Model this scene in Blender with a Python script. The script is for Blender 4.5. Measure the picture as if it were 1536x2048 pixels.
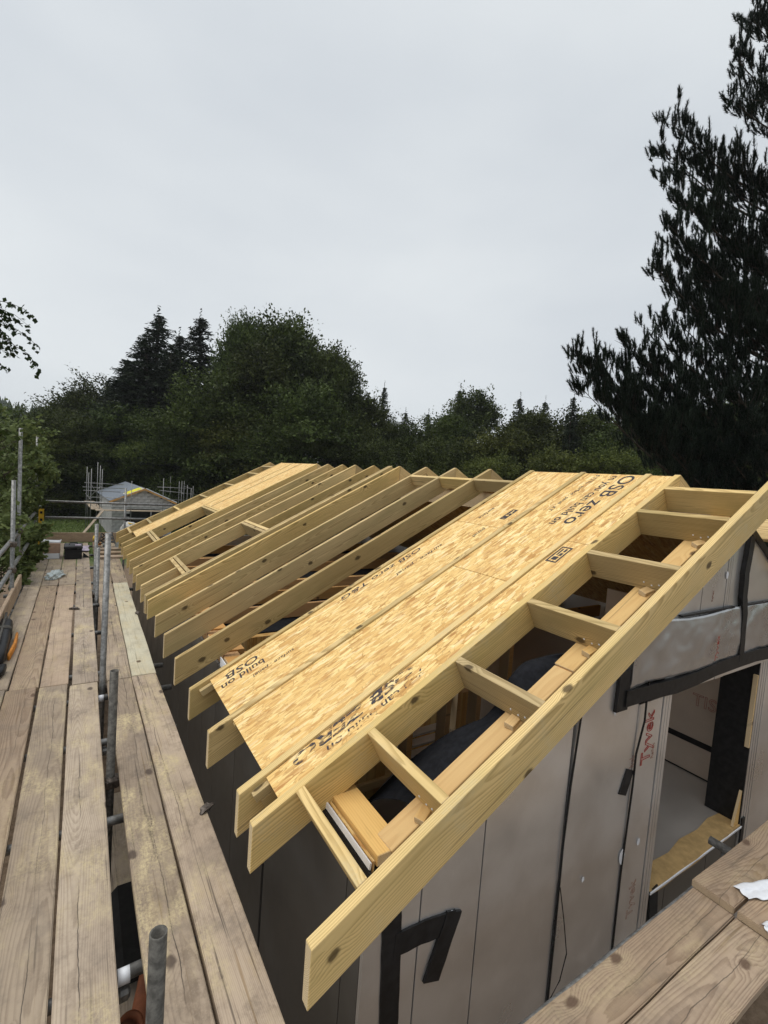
import bpy, bmesh, math, random
import numpy as np
from mathutils import Vector, Matrix

for o in list(bpy.data.objects): bpy.data.objects.remove(o)
scene = bpy.context.scene
col = scene.collection
rng = np.random.default_rng(7)
random.seed(7)

# ------------------------------------------------------------------ camera
XE, ZE, TH, HALF = 0.668, 2.75, math.radians(28.205), 3.237      # eave end, eave top, pitch, half span
ZC = 4.2875
YAW, PITCH, ROLL = math.radians(32.598), math.radians(-3.972), math.radians(4.192)
cd = bpy.data.cameras.new('Camera'); cam = bpy.data.objects.new('Camera', cd); col.objects.link(cam)
cd.sensor_fit = 'HORIZONTAL'; cd.sensor_width = 36.0; cd.lens = 36.0 * 956.31 / 1536.0
cd.clip_start = 0.05; cd.clip_end = 3000
F = Vector((math.sin(YAW)*math.cos(PITCH), math.cos(YAW)*math.cos(PITCH), math.sin(PITCH)))
R0 = Vector((math.cos(YAW), -math.sin(YAW), 0)); U0 = R0.cross(F)
Rr = math.cos(ROLL)*R0 + math.sin(ROLL)*U0; Uu = -math.sin(ROLL)*R0 + math.cos(ROLL)*U0
M = Matrix((Rr, Uu, -F)).transposed().to_4x4(); M.translation = (0, 0, ZC)
cam.matrix_world = M
scene.camera = cam

# ------------------------------------------------------------------ world, sun, exposure
SUN_EL, SUN_AZ = math.radians(66), math.radians(286)              # high behind cloud, over the left side
w = bpy.data.worlds.new('World'); scene.world = w; w.use_nodes = True
nt = w.node_tree; nt.nodes.clear()
def wn(t, **k):
    n = nt.nodes.new(t)
    for a, b in k.items(): setattr(n, a, b)
    return n
sky = wn('ShaderNodeTexSky', sky_type='NISHITA', sun_disc=False, sun_elevation=SUN_EL, sun_rotation=SUN_AZ)
bs = wn('ShaderNodeVectorMath', operation='SCALE'); bs.inputs['Scale'].default_value = 0.1
nt.links.new(sky.outputs[0], bs.inputs[0])
tc = wn('ShaderNodeTexCoord')
mp = wn('ShaderNodeMapping'); mp.inputs['Scale'].default_value = (1, 1, 2.6); nt.links.new(tc.outputs['Generated'], mp.inputs[0])
ns = wn('ShaderNodeTexNoise'); ns.inputs['Scale'].default_value = 1.7; ns.inputs['Detail'].default_value = 4; ns.inputs['Roughness'].default_value = 0.45
nt.links.new(mp.outputs[0], ns.inputs['Vector'])
rp = wn('ShaderNodeValToRGB'); rp.color_ramp.elements[0].position = 0.32; rp.color_ramp.elements[1].position = 0.72
rp.color_ramp.elements[0].color = (0.61, 0.65, 0.69, 1); rp.color_ramp.elements[1].color = (0.735, 0.77, 0.79, 1)
nt.links.new(ns.outputs[0], rp.inputs[0])
mx = wn('ShaderNodeMix', data_type='RGBA'); mx.inputs[0].default_value = 0.95
nt.links.new(bs.outputs[0], mx.inputs[6]); nt.links.new(rp.outputs[0], mx.inputs[7])
bg = wn('ShaderNodeBackground'); bg.inputs['Strength'].default_value = 0.745
wo = wn('ShaderNodeOutputWorld')
nt.links.new(mx.outputs[2], bg.inputs[0]); nt.links.new(bg.outputs[0], wo.inputs[0])

sl = bpy.data.lights.new('Sun', 'SUN'); sun = bpy.data.objects.new('Sun', sl); col.objects.link(sun)
sl.energy = 1.5; sl.angle = math.radians(50); sl.color = (1.0, 0.96, 0.90)
sd = Vector((math.sin(SUN_AZ)*math.cos(SUN_EL), math.cos(SUN_AZ)*math.cos(SUN_EL), math.sin(SUN_EL)))
sun.rotation_euler = sd.to_track_quat('Z', 'Y').to_euler(); sun.location = (0, 0, 30)
vs = scene.view_settings; vs.view_transform = 'Standard'; vs.look = 'None'; vs.exposure = 0.55; vs.gamma = 1.0; vs.use_curve_mapping = False
scene.render.resolution_x = 768; scene.render.resolution_y = 1024

# ------------------------------------------------------------------ material helpers
class MT:
    def __init__(s, name):
        s.m = bpy.data.materials.new(name); s.m.use_nodes = True; s.nt = s.m.node_tree
        s.b = s.nt.nodes['Principled BSDF']; s.tc = s.n('ShaderNodeTexCoord')
        s.b.inputs['Specular IOR Level'].default_value = 0.3
    def n(s, t, **k):
        x = s.nt.nodes.new(t)
        for a, b in k.items(): setattr(x, a, b)
        return x
    def put(s, sock, v):
        if isinstance(v, bpy.types.NodeSocket): s.nt.links.new(v, sock)
        elif v is not None: sock.default_value = v
    def math(s, op, a, b=None, c=None, clamp=False):
        x = s.n('ShaderNodeMath', operation=op, use_clamp=clamp); s.put(x.inputs[0], a); s.put(x.inputs[1], b)
        if c is not None: s.put(x.inputs[2], c)
        return x.outputs[0]
    def mapr(s, v, a, b, c=0., d=1.):
        x = s.n('ShaderNodeMapRange', interpolation_type='SMOOTHSTEP'); s.put(x.inputs[0], v)
        for i, q in enumerate((a, b, c, d)): s.put(x.inputs[i+1], q)
        return x.outputs[0]
    def mapping(s, v, loc=(0,0,0), rot=(0,0,0), sc=(1,1,1)):
        x = s.n('ShaderNodeMapping'); s.put(x.inputs[0], v); s.put(x.inputs[1], loc); s.put(x.inputs[2], rot); s.put(x.inputs[3], sc); return x.outputs[0]
    def noise(s, v, scale, detail=3, rough=0.5, dist=0.0):
        x = s.n('ShaderNodeTexNoise'); s.put(x.inputs['Vector'], v); s.put(x.inputs['Scale'], scale); s.put(x.inputs['Detail'], detail)
        s.put(x.inputs['Roughness'], rough); s.put(x.inputs['Distortion'], dist); return x.outputs[0]
    def mix(s, f, a, b, mode='MIX'):
        x = s.n('ShaderNodeMix', data_type='RGBA', blend_type=mode); s.put(x.inputs[0], f)
        for i, q in ((6, a), (7, b)):
            if isinstance(q, tuple) and len(q) == 3: q = q + (1,)
            s.put(x.inputs[i], q)
        return x.outputs[2]
    def ramp(s, f, *st):
        x = s.n('ShaderNodeValToRGB'); s.put(x.inputs[0], f); e = x.color_ramp.elements
        while len(e) < len(st): e.new(0.5)
        for q, (p, c) in zip(e, st): q.position = p; q.color = tuple(c) + (1,)
        return x.outputs[0]
    def bump(s, h, st=0.3, d=0.002):
        x = s.n('ShaderNodeBump'); s.put(x.inputs['Height'], h); x.inputs['Strength'].default_value = st; x.inputs['Distance'].default_value = d
        s.nt.links.new(x.outputs[0], s.b.inputs['Normal'])
    def sep(s, v):
        x = s.n('ShaderNodeSeparateXYZ'); s.put(x.inputs[0], v); return x.outputs
    def comb(s, a, b, c):
        x = s.n('ShaderNodeCombineXYZ'); s.put(x.inputs[0], a); s.put(x.inputs[1], b); s.put(x.inputs[2], c); return x.outputs[0]
    def rnd(s): return s.n('ShaderNodeObjectInfo').outputs['Random']
    def out(s, colr, rough=0.7, metal=0.0):
        s.put(s.b.inputs['Base Color'], colr if isinstance(colr, bpy.types.NodeSocket) else tuple(colr)+(1,)); s.put(s.b.inputs['Roughness'], rough); s.put(s.b.inputs['Metallic'], metal)
        return s.m

def wood(name, light, dark, ring=0.011, knots=1.0, ringmix=0.55, green=None, weather=0.0, dust=0.0, vary=0.35, rough=0.75, knotcol=(0.07,0.035,0.015)):
    m = MT(name); P = m.tc.outputs['Object']; r = m.rnd()
    off = m.comb(m.math('MULTIPLY', r, 37.0), m.math('MULTIPLY', r, 11.0), m.math('MULTIPLY', r, 23.0))
    va = m.n('ShaderNodeVectorMath', operation='ADD'); m.put(va.inputs[0], P); m.put(va.inputs[1], off); Q = va.outputs[0]
    x, y, z = m.sep(P)[:3]; qx, qy, qz = m.sep(Q)[:3]
    kv = m.comb(m.math('MULTIPLY', qx, 3.1), m.math('ADD', m.math('MULTIPLY', m.math('ADD', y, z), 5.0), m.math('MULTIPLY', r, 17.0)), 0.0)
    kn = m.n('ShaderNodeTexNoise'); m.put(kn.inputs['Vector'], Q); kn.inputs['Scale'].default_value = 26; kn.inputs['Detail'].default_value = 3
    ka = m.n('ShaderNodeVectorMath', operation='MULTIPLY_ADD'); m.put(ka.inputs[0], kn.outputs['Color']); ka.inputs[1].default_value = (.10, .10, 0); m.put(ka.inputs[2], kv); kv = ka.outputs[0]
    vo = m.n('ShaderNodeTexVoronoi', voronoi_dimensions='2D'); m.put(vo.inputs['Vector'], kv); vo.inputs['Scale'].default_value = 1.0
    kd = vo.outputs['Distance']; kc = m.sep(vo.outputs['Color'])[0]
    has = m.math('GREATER_THAN', kc, 1.0 - 0.6*min(knots, 1.0))
    ksz = m.math('MULTIPLY_ADD', kc, 0.09, 0.045)
    km = m.math('MULTIPLY', m.mapr(kd, ksz, m.math('MULTIPLY', ksz, 0.45)), has)
    kw = m.math('MULTIPLY', m.math('MULTIPLY', m.mapr(kd, 0.34, 0.0), has), 0.020)
    cy = m.math('MULTIPLY_ADD', r, 0.16, -0.08)
    wob = m.math('MULTIPLY', m.math('SUBTRACT', m.noise(m.mapping(Q, sc=(0.55, 0.9, 0.9)), 1.0, 2, 0.4), 0.5), 0.20)
    fine = m.math('MULTIPLY', m.math('SUBTRACT', m.noise(m.mapping(Q, sc=(2.5, 45, 45)), 1.0, 3), 0.5), 0.007)
    dy = m.math('SUBTRACT', y, cy); dz = m.math('ADD', z, m.math('MULTIPLY_ADD', r, -0.20, 0.17))
    rad = m.math('SQRT', m.math('ADD', m.math('MULTIPLY', dy, dy), m.math('MULTIPLY', dz, dz)))
    rad = m.math('ADD', m.math('ADD', m.math('ADD', rad, wob), fine), kw)
    fr = m.math('FRACT', m.math('DIVIDE', rad, ring))
    rg = m.math('MULTIPLY', m.mapr(fr, 0.25, 0.88), m.mapr(fr, 1.0, 0.9))
    gr = m.noise(m.mapping(Q, sc=(3, 90, 90)), 1.0, 4, 0.6)
    f = m.math('ADD', m.math('MULTIPLY', rg, ringmix), m.math('MULTIPLY', m.math('SUBTRACT', gr, 0.5), 0.9), clamp=True)
    c = m.mix(f, light, dark)
    big = m.noise(m.mapping(Q, sc=(1.2, 5, 5)), 1.0, 4, 0.6)
    if green: c = m.mix(m.math('MULTIPLY', m.mapr(big, 0.42, 0.7), 0.55), c, green)
    c = m.mix(m.mapr(m.noise(m.mapping(Q, sc=(.35, 1, 1)), 2.0, 2), 0.3, 0.7, 0.0, vary), c, m.mix(0.5, c, dark))
    sp_ = m.noise(m.mapping(Q, loc=(2, 7, 1), sc=(.9, 70, 70)), 1.0, 2, .5, .2)
    c = m.mix(m.math('MULTIPLY', m.mapr(sp_, .66, .74), .55), c, (0.16, 0.10, 0.04))
    c = m.mix(m.math('MULTIPLY', m.mapr(m.noise(m.mapping(Q, sc=(2.2, 9, 9)), 1.0, 5, .65), .55, .75), .35), c, (0.30, 0.22, 0.10))
    # each piece a little lighter or darker than the next
    hv = m.n('ShaderNodeHueSaturation'); m.put(hv.inputs['Value'], m.math('MULTIPLY_ADD', r, 0.5*vary+.12, 1.0-0.25*vary-.06)); m.put(hv.inputs['Saturation'], m.math('MULTIPLY_ADD', m.math('FRACT', m.math('MULTIPLY', r, 7.3)), 0.16, 0.94)); m.put(hv.inputs['Color'], c); c = hv.outputs[0]
    if weather:
        gm1 = m.noise(m.mapping(Q, loc=(1, 8, 3), sc=(1, 1.5, 1)), 4.5, 6, 0.7); gm2 = m.noise(m.mapping(Q, sc=(1.2, 1.2, 1)), 22.0, 5, .75)
        c = m.mix(m.math('MULTIPLY', m.math('MULTIPLY', m.mapr(gm1, .42, .66), m.mapr(gm2, .35, .6)), .6*weather), c, (0.135, 0.10, 0.072))
        crack = m.noise(m.mapping(Q, sc=(1.1, 55, 55)), 1.0, 3, 0.55, 0.3)
        c = m.mix(m.math('MULTIPLY', m.mapr(crack, 0.60, 0.72), 0.75*weather), c, (0.035, 0.028, 0.023))
        cl_ = m.math('ADD', m.math('SUBTRACT', y, m.math('MULTIPLY_ADD', r, .10, -.05)), m.math('MULTIPLY', m.math('SUBTRACT', m.noise(m.mapping(Q, sc=(1.6, 0, 0)), 1.0, 5, .6), .5), .07))
        cg = m.mapr(m.noise(m.mapping(Q, loc=(3, 0, 0), sc=(.9, 0, 0)), 1.0, 1), .42, .55)
        c = m.mix(m.math('MULTIPLY', m.math('MULTIPLY', m.mapr(m.math('ABSOLUTE', cl_), .0028, .0006), cg), .85*min(1, weather*1.3)), c, (0.03, 0.024, 0.02))
        st = m.noise(Q, 6.0, 6, 0.65)
        c = m.mix(m.math('MULTIPLY', m.mapr(st, 0.48, 0.72), 0.55*weather), c, (0.115, 0.095, 0.08))
        c = m.mix(m.math('MULTIPLY', m.mapr(m.noise(m.mapping(Q, loc=(5, 3, 1)), 2.2, 4, 0.6), 0.50, 0.72), 0.5*weather), c, (0.225, 0.18, 0.14))
    if dust:
        d1 = m.noise(m.mapping(Q, loc=(9, 2, 4), sc=(1, 1.6, 1)), 3.2, 3, 0.55); d2 = m.noise(Q, 60.0, 4, 0.8); d3 = m.noise(m.mapping(Q, rot=(0, 0, 0.6), sc=(6, 30, 6)), 1.0, 3, 0.6)
        dm = m.math('MULTIPLY', m.mapr(d1, 0.44, 0.70), m.mapr(m.math('ADD', m.math('MULTIPLY', d2, .6), m.math('MULTIPLY', d3, .4)), 0.36, 0.68))
        c = m.mix(m.math('MULTIPLY', dm, dust), c, (0.56, 0.46, 0.27))
    c = m.mix(m.math('MULTIPLY', km, 0.85), c, knotcol)
    en = m.math('ABSOLUTE', m.sep(m.tc.outputs['Normal'])[0])
    eg = m.math('MULTIPLY', m.mapr(en, .6, .8), .8 if not weather else .25)
    c = m.mix(eg, c, m.mix(m.mapr(m.math('FRACT', m.math('DIVIDE', rad, ring*.6)), .2, .9), (0.66, 0.55, 0.38), (0.50, 0.38, 0.22)))
    hgt = m.math('ADD', m.math('MULTIPLY', f, -0.6), m.math('MULTIPLY', gr, 0.5))
    m.bump(hgt, 0.35 if not weather else 0.6, 0.0015)
    return m.out(c, rough)

def osb(name, tone=1.0):
    m = MT(name); P = m.tc.outputs['Object']; r = m.rnd()
    va = m.n('ShaderNodeVectorMath', operation='ADD'); m.put(va.inputs[0], P); m.put(va.inputs[1], m.comb(m.math('MULTIPLY', r, 31.), m.math('MULTIPLY', r, 13.), 0.)); Q = va.outputs[0]
    wp = m.n('ShaderNodeTexNoise'); m.put(wp.inputs['Vector'], Q); wp.inputs['Scale'].default_value = 22; wp.inputs['Detail'].default_value = 2
    vm = m.n('ShaderNodeVectorMath', operation='MULTIPLY_ADD'); m.put(vm.inputs[0], wp.outputs['Color']); vm.inputs[1].default_value = (.004, .004, .004); m.put(vm.inputs[2], Q); Q = vm.outputs[0]
    best = None; colr = None
    pal = lambda v: m.ramp(v, (0.0, (0.42, 0.215, 0.06)), (0.12, (0.60, 0.345, 0.105)), (0.28, (0.72, 0.465, 0.165)), (0.7, (0.81, 0.57, 0.225)), (1.0, (0.90, 0.70, 0.33)))
    for k, (a, sx, sy) in enumerate(((0.1, 12, 52), (-0.55, 13, 60), (0.75, 13, 56), (-1.15, 14, 60), (1.4, 14, 58), (0.35, 8, 30), (-.3, 9, 40))):
        v = m.n('ShaderNodeTexVoronoi', voronoi_dimensions='2D'); m.put(v.inputs['Vector'], m.mapping(Q, loc=(k*3.7, k*1.9, 0), rot=(0, 0, a), sc=(sx, sy, 1))); v.inputs['Scale'].default_value = 1
        ve = m.n('ShaderNodeTexVoronoi', voronoi_dimensions='2D', feature='DISTANCE_TO_EDGE'); m.put(ve.inputs['Vector'], v.inputs['Vector'].links[0].from_socket); ve.inputs['Scale'].default_value = 1
        cr, cg, cb = m.sep(v.outputs['Color'])[:3]
        gn = m.noise(m.mapping(Q, rot=(0, 0, a), sc=(10, 260, 1)), 1.0, 2)
        tint = m.math('ADD', cg, m.math('MULTIPLY', m.math('SUBTRACT', gn, 0.5), 0.45), clamp=True)
        hgt = m.math('MULTIPLY', cr, 1.0 if k < 3 else 0.86)
        if best is None: best, colr, edge = hgt, tint, ve.outputs['Distance']
        else:
            up = m.math('GREATER_THAN', hgt, best)
            colr = m.math('ADD', m.math('MULTIPLY', up, tint), m.math('MULTIPLY', m.math('SUBTRACT', 1.0, up), colr))
            edge = m.math('ADD', m.math('MULTIPLY', up, ve.outputs['Distance']), m.math('MULTIPLY', m.math('SUBTRACT', 1.0, up), edge))
            best = m.math('MAXIMUM', hgt, best)
    c = pal(colr)
    c = m.mix(m.math('MULTIPLY', m.mapr(edge, 0.09, 0.02), 0.6), c, (0.33, 0.18, 0.06))
    for k, (a, t0, cc) in enumerate(((-.3, .86, (0.45, 0.20, 0.055)), (.6, .84, (0.93, 0.78, 0.45)), (1.2, .90, (0.36, 0.17, 0.05)))):
        v = m.n('ShaderNodeTexVoronoi', voronoi_dimensions='2D'); m.put(v.inputs['Vector'], m.mapping(Q, loc=(k*5.1+2, k*2.3, 0), rot=(0, 0, a), sc=(9, 40, 1))); v.inputs['Scale'].default_value = 1
        fl = m.math('MULTIPLY', m.math('GREATER_THAN', m.sep(v.outputs['Color'])[0], t0), m.mapr(v.outputs['Distance'], .55, .40)); c = m.mix(m.math('MULTIPLY', fl, .5), c, cc)
    c = m.mix(m.mapr(m.noise(Q, 1.7, 3), 0.3, 0.7, 0., 0.35), c, (0.70, 0.44, 0.16))
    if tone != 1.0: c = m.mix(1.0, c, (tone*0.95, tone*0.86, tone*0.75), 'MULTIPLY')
    m.bump(m.math('ADD', best, m.math('MULTIPLY', m.mapr(edge, 0, .12), .6)), 0.3, 0.0012)
    return m.out(c, 0.62)

def plain(name, c, rough=0.6, metal=0.0, ns=14.0, amt=0.25, bump=0.0, spec=None):
    m = MT(name); P = m.tc.outputs['Object']
    n = m.noise(P, ns, 5, 0.6)
    d = tuple(q*(1-amt) for q in c); l = tuple(min(1, q*(1+amt)) for q in c)
    if bump: m.bump(n, bump, 0.004)
    if spec is not None: m.b.inputs['Specular IOR Level'].default_value = spec
    return m.out(m.mix(m.mapr(n, .3, .7), d, l), rough, metal)

def leaf_mat(name, a, b, trans=0.25, rough=0.5):
    m = MT(name); g = m.n('ShaderNodeNewGeometry').outputs['Random Per Island']
    P = m.tc.outputs['Object']
    k = m.math('ADD', m.math('MULTIPLY', g, 0.6), m.math('MULTIPLY', m.mapr(m.noise(P, 0.45, 3), 0.35, 0.65), 0.5), clamp=True)
    c = m.mix(k, a, b)
    hv = m.n('ShaderNodeHueSaturation'); m.put(hv.inputs['Value'], m.math('MULTIPLY_ADD', m.rnd(), 0.5, 0.75)); m.put(hv.inputs['Hue'], m.math('MULTIPLY_ADD', m.rnd(), 0.03, 0.485)); m.put(hv.inputs['Color'], c); c = hv.outputs[0]
    m.out(c, rough); m.b.inputs['Specular IOR Level'].default_value = 0.12
    t = m.n('ShaderNodeBsdfTranslucent'); m.put(t.inputs[0], c); x = m.n('ShaderNodeMixShader'); x.inputs[0].default_value = trans
    o = m.nt.nodes['Material Output']; m.nt.links.new(m.b.outputs[0], x.inputs[1]); m.nt.links.new(t.outputs[0], x.inputs[2]); m.nt.links.new(x.outputs[0], o.inputs[0])
    return m.m

RAF = wood('treated_timber', (0.70, 0.525, 0.26), (0.33, 0.22, 0.085), ring=0.009, knots=0.5, green=(0.40, 0.32, 0.135), ringmix=0.66, vary=.75, knotcol=(.05, .03, .012))
RAFD = wood('dusty_treated_timber', (0.72, 0.53, 0.24), (0.36, 0.235, 0.08), ring=0.009, knots=0.4, green=(0.43, 0.335, 0.13), ringmix=.65, dust=0.8, knotcol=(.05, .03, .012))
PINE = wood('pine_plate', (0.66, 0.45, 0.20), (0.50, 0.29, 0.11), ring=0.012, knots=0.5, ringmix=0.35, vary=0.25)
STUD = wood('stud_timber', (0.55, 0.32, 0.13), (0.36, 0.18, 0.07), ring=0.012, knots=0.5, ringmix=0.4)
BRD = wood('weathered_board', (0.42, 0.345, 0.265), (0.19, 0.145, 0.108), ring=0.0075, knots=0.22, ringmix=0.42, weather=0.75, dust=0.75, vary=0.8, rough=0.85, knotcol=(0.07, 0.05, 0.04))
BRDS = wood('sawdust_board', (0.425, 0.345, 0.265), (0.19, 0.145, 0.108), ring=0.0075, knots=0.2, ringmix=0.34, weather=0.95, dust=1.0, vary=0.8, rough=0.9, knotcol=(0.07, 0.05, 0.04))
BRDC = wood('clean_board', (0.44, 0.335, 0.24), (0.20, 0.135, 0.09), ring=0.0065, knots=0.12, ringmix=0.55, weather=0.6, dust=0.4, vary=0.6, rough=0.8, knotcol=(0.10, 0.06, 0.04))
BRDL = wood('pale_board', (0.52, 0.49, 0.385), (0.33, 0.30, 0.225), ring=0.008, knots=0.2, ringmix=0.3, weather=0.4, dust=0.8, vary=0.4, rough=0.9)
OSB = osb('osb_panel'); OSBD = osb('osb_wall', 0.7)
STEEL = plain('galvanised_tube', (0.22, 0.22, 0.215), 0.5, 0.65, 30, 0.35, 0.15)
STEELD = plain('dark_tube', (0.10, 0.095, 0.085), 0.6, 0.5, 40, 0.4, 0.2)
COUP = plain('coupler_steel', (0.13, 0.11, 0.095), 0.65, 0.6, 60, 0.5, 0.3)
BLACK = plain('black_tape', (0.012, 0.012, 0.013), 0.5, 0, 20, 0.4, 0.25)
MEMB = plain('black_membrane', (0.011, 0.012, 0.015), 0.85, 0, 30, 0.3, 0.3, .12)
DARK = plain('dark_backing', (0.015, 0.014, 0.013), 0.9)
WHITE = plain('white_sheet', (0.72, 0.74, 0.78), 0.6, 0, 8, 0.08)
def ink(name, c, a0, a1):
    m = MT(name); P = m.tc.outputs['Object']
    n = m.math('ADD', m.math('MULTIPLY', m.noise(m.mapping(P, rot=(0, 0, .3), sc=(14, 60, 14)), 1.0, 4, .7), .65), m.math('MULTIPLY', m.noise(P, 6, 2), .35))
    m.put(m.b.inputs['Alpha'], m.mapr(n, a0, a1)); return m.out(c, .8)
INK = ink('black_ink', (.045, .04, .045), .33, .47); INKW = ink('worn_ink', (.05, .045, .055), .45, .55)
RED = plain('red_ink', (0.38, 0.07, 0.05), 0.8, 0, 80, 0.3)
REDF = plain('faded_red_ink', (0.30, 0.15, 0.105), 0.8, 0, 80, 0.3)

def foil(name, c, rough, metal, crink=0.0):
    m = MT(name); P = m.tc.outputs['Object']
    a = m.noise(P, 2.3, 4, 0.6); b = m.noise(m.mapping(P, sc=(1, 1, .35)), 60, 3, 0.7); s = m.noise(m.mapping(P, rot=(0, .6, 0), sc=(45, 45, 5)), 1.0, 3, .6)
    cc = m.mix(m.mapr(a, .35, .68), tuple(q*.93 for q in c), tuple(q*1.05 for q in c))
    br = m.noise(m.mapping(P, rot=(0, .7, 0), sc=(70, 70, 40)), 1.0, 3, .7); cc = m.mix(m.math('MULTIPLY', m.mapr(br, .5, .8), .05), cc, tuple(q*.6 for q in c))
    cc = m.mix(m.math('MULTIPLY', m.mapr(s, .66, .78), .10), cc, tuple(min(1, q*1.7) for q in c))
    h = m.math('ADD', m.math('MULTIPLY', m.noise(m.mapping(P, sc=(1.6, 1.6, .9)), 1.0, 1), 1.6), 0.0)
    if crink:
        v = m.n('ShaderNodeTexNoise'); m.put(v.inputs['Vector'], P); v.inputs['Scale'].default_value = 6; v.inputs['Detail'].default_value = 6; v.inputs['Roughness'].default_value = .65
        v.noise_type = 'RIDGED_MULTIFRACTAL' if hasattr(v, 'noise_type') else 'FBM'
        h = m.math('ADD', h, m.math('MULTIPLY', v.outputs[0], crink))
    m.bump(h, 0.28 if not crink else .6, 0.02)
    return m.out(cc, m.mapr(a, .3, .7, rough-.06, rough+.08), metal)
FOIL = foil('foil_board', (0.74, 0.735, 0.73), 0.33, 0.82)
FOIL_SHADE = foil('foil_board_shaded', (0.135, 0.13, 0.12), 0.40, 0.55)  # darkened copy of the wall foil, shade put into its colour
FLAP = foil('crinkled_foil', (0.50, 0.505, 0.51), 0.30, 0.75, 0.6)
FOIL_TINT = foil('reveal_foil', (0.64, 0.55, 0.47), 0.36, 0.45, 0.4)  # grey foil, brownish-pink reflections put into its colour
FOILF = foil('floor_sheet', (0.40, 0.375, 0.35), 0.4, 0.4)

# ------------------------------------------------------------------ geometry helpers
def mesh(name, v, f, mats=None, smooth=False):
    me = bpy.data.meshes.new(name); me.from_pydata([tuple(q) for q in v], [], f)
    if mats: me.materials.append(mats)
    if smooth:
        me.polygons.foreach_set('use_smooth', [True]*len(me.polygons))
    me.update(); return me
def link(name, me, parent=None, loc=(0,0,0), rot=(0,0,0)):
    o = bpy.data.objects.new(name, me); col.objects.link(o); o.location = loc; o.rotation_euler = rot
    if parent is not None:
        o.parent = parent
        if parent.get('wbase') is not None: o.matrix_parent_inverse = Matrix.Translation(-Vector(parent['wbase']))
    return o
def tag(o, label=None, cat=None, group=None, kind=None):
    for k, v in (('label', label), ('category', cat), ('group', group), ('kind', kind)):
        if v: o[k] = v
    return o
def thing(name, label, cat, loc=(0,0,0), group=None, world=True):
    o = bpy.data.objects.new(name, None); col.objects.link(o); o.location = loc; o.empty_display_size = .1
    if world: o['wbase'] = list(loc)          # children are given in world coordinates
    return tag(o, label, cat, group)
_bc = {}
def boxmesh(sx, sy, sz, mat, bev=0.003, name='box'):
    key = (round(sx, 4), round(sy, 4), round(sz, 4), mat.name, bev)
    if key in _bc: return _bc[key]
    bm = bmesh.new(); bmesh.ops.create_cube(bm, size=1); bmesh.ops.scale(bm, vec=(sx, sy, sz), verts=bm.verts)
    if bev: bmesh.ops.bevel(bm, geom=list(bm.edges), offset=bev, segments=1, affect='EDGES')
    me = bpy.data.meshes.new(name); bm.to_mesh(me); bm.free(); me.materials.append(mat); _bc[key] = me; return me
def box(name, size, loc, mat, parent=None, rot=(0,0,0), bev=0.003):
    return link(name, boxmesh(*size, mat, bev, name), parent, loc, rot)
def bx(name, x0, x1, y0, y1, z0, z1, mat, parent=None, bev=0.003):
    return box(name, (x1-x0, y1-y0, z1-z0), ((x0+x1)/2, (y0+y1)/2, (z0+z1)/2), mat, parent, bev=bev)
def tubegeo(L, r, ri, n=14):
    v = []; f = []
    for z_, rr in ((0, ri), (0, r), (L, r), (L, ri)):
        for k in range(n): a = 2*math.pi*k/n; v.append((rr*math.cos(a), rr*math.sin(a), z_))
    for j in range(4):
        for k in range(n):
            a = j*n+k; b = j*n+(k+1) % n; j2 = (j+1) % 4
            f.append((a, b, j2*n+(k+1) % n, j2*n+k))
    return v, f
def tube(name, p0, p1, parent=None, r=0.0242, mat=None, n=14):
    p0 = Vector(p0); p1 = Vector(p1); d = p1-p0
    v, f = tubegeo(d.length, r, r*.82, n); me = mesh(name, v, f, mat or STEEL)
    for i, pl in enumerate(me.polygons): pl.use_smooth = (i//n) in (1, 3)
    return link(name, me, parent, p0, d.to_track_quat('Z', 'Y').to_euler())
def sweep(pts, r, n=6, r1=None):
    v = []; f = []; pts = [Vector(p) for p in pts]; m = len(pts)
    for i, p in enumerate(pts):
        t = (pts[min(i+1, m-1)]-pts[max(i-1, 0)]).normalized(); a = t.orthogonal().normalized()
        if abs(t.z) < .95: a = t.cross(Vector((0, 0, 1))).normalized()
        b = t.cross(a); rr = r if r1 is None else r+(r1-r)*i/(m-1)
        for k in range(n): q = 2*math.pi*k/n; v.append(p+(a*math.cos(q)+b*math.sin(q))*rr)
    for i in range(m-1):
        for k in range(n): f.append((i*n+k, i*n+(k+1) % n, (i+1)*n+(k+1) % n, (i+1)*n+k))
    return v, f
def cord(name, pts, r, mat, parent=None):
    v, f = sweep(pts, r, 6); return link(name, mesh(name, v, f, mat, True), parent)
def prism(name, poly, y0, y1, mat, parent=None):      # polygon in the X-Z plane pushed along Y
    n = len(poly); v = [(x, y0, z_) for x, z_ in poly] + [(x, y1, z_) for x, z_ in poly]
    f = [tuple(range(n)), tuple(range(2*n-1, n-1, -1))] + [(i, n+i, n+(i+1) % n, (i+1) % n) for i in range(n)]
    me = mesh(name, v, f, mat)
    bm = bmesh.new(); bm.from_mesh(me); bmesh.ops.recalc_face_normals(bm, faces=bm.faces); bm.to_mesh(me); bm.free()
    return link(name, me, parent)
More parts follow.
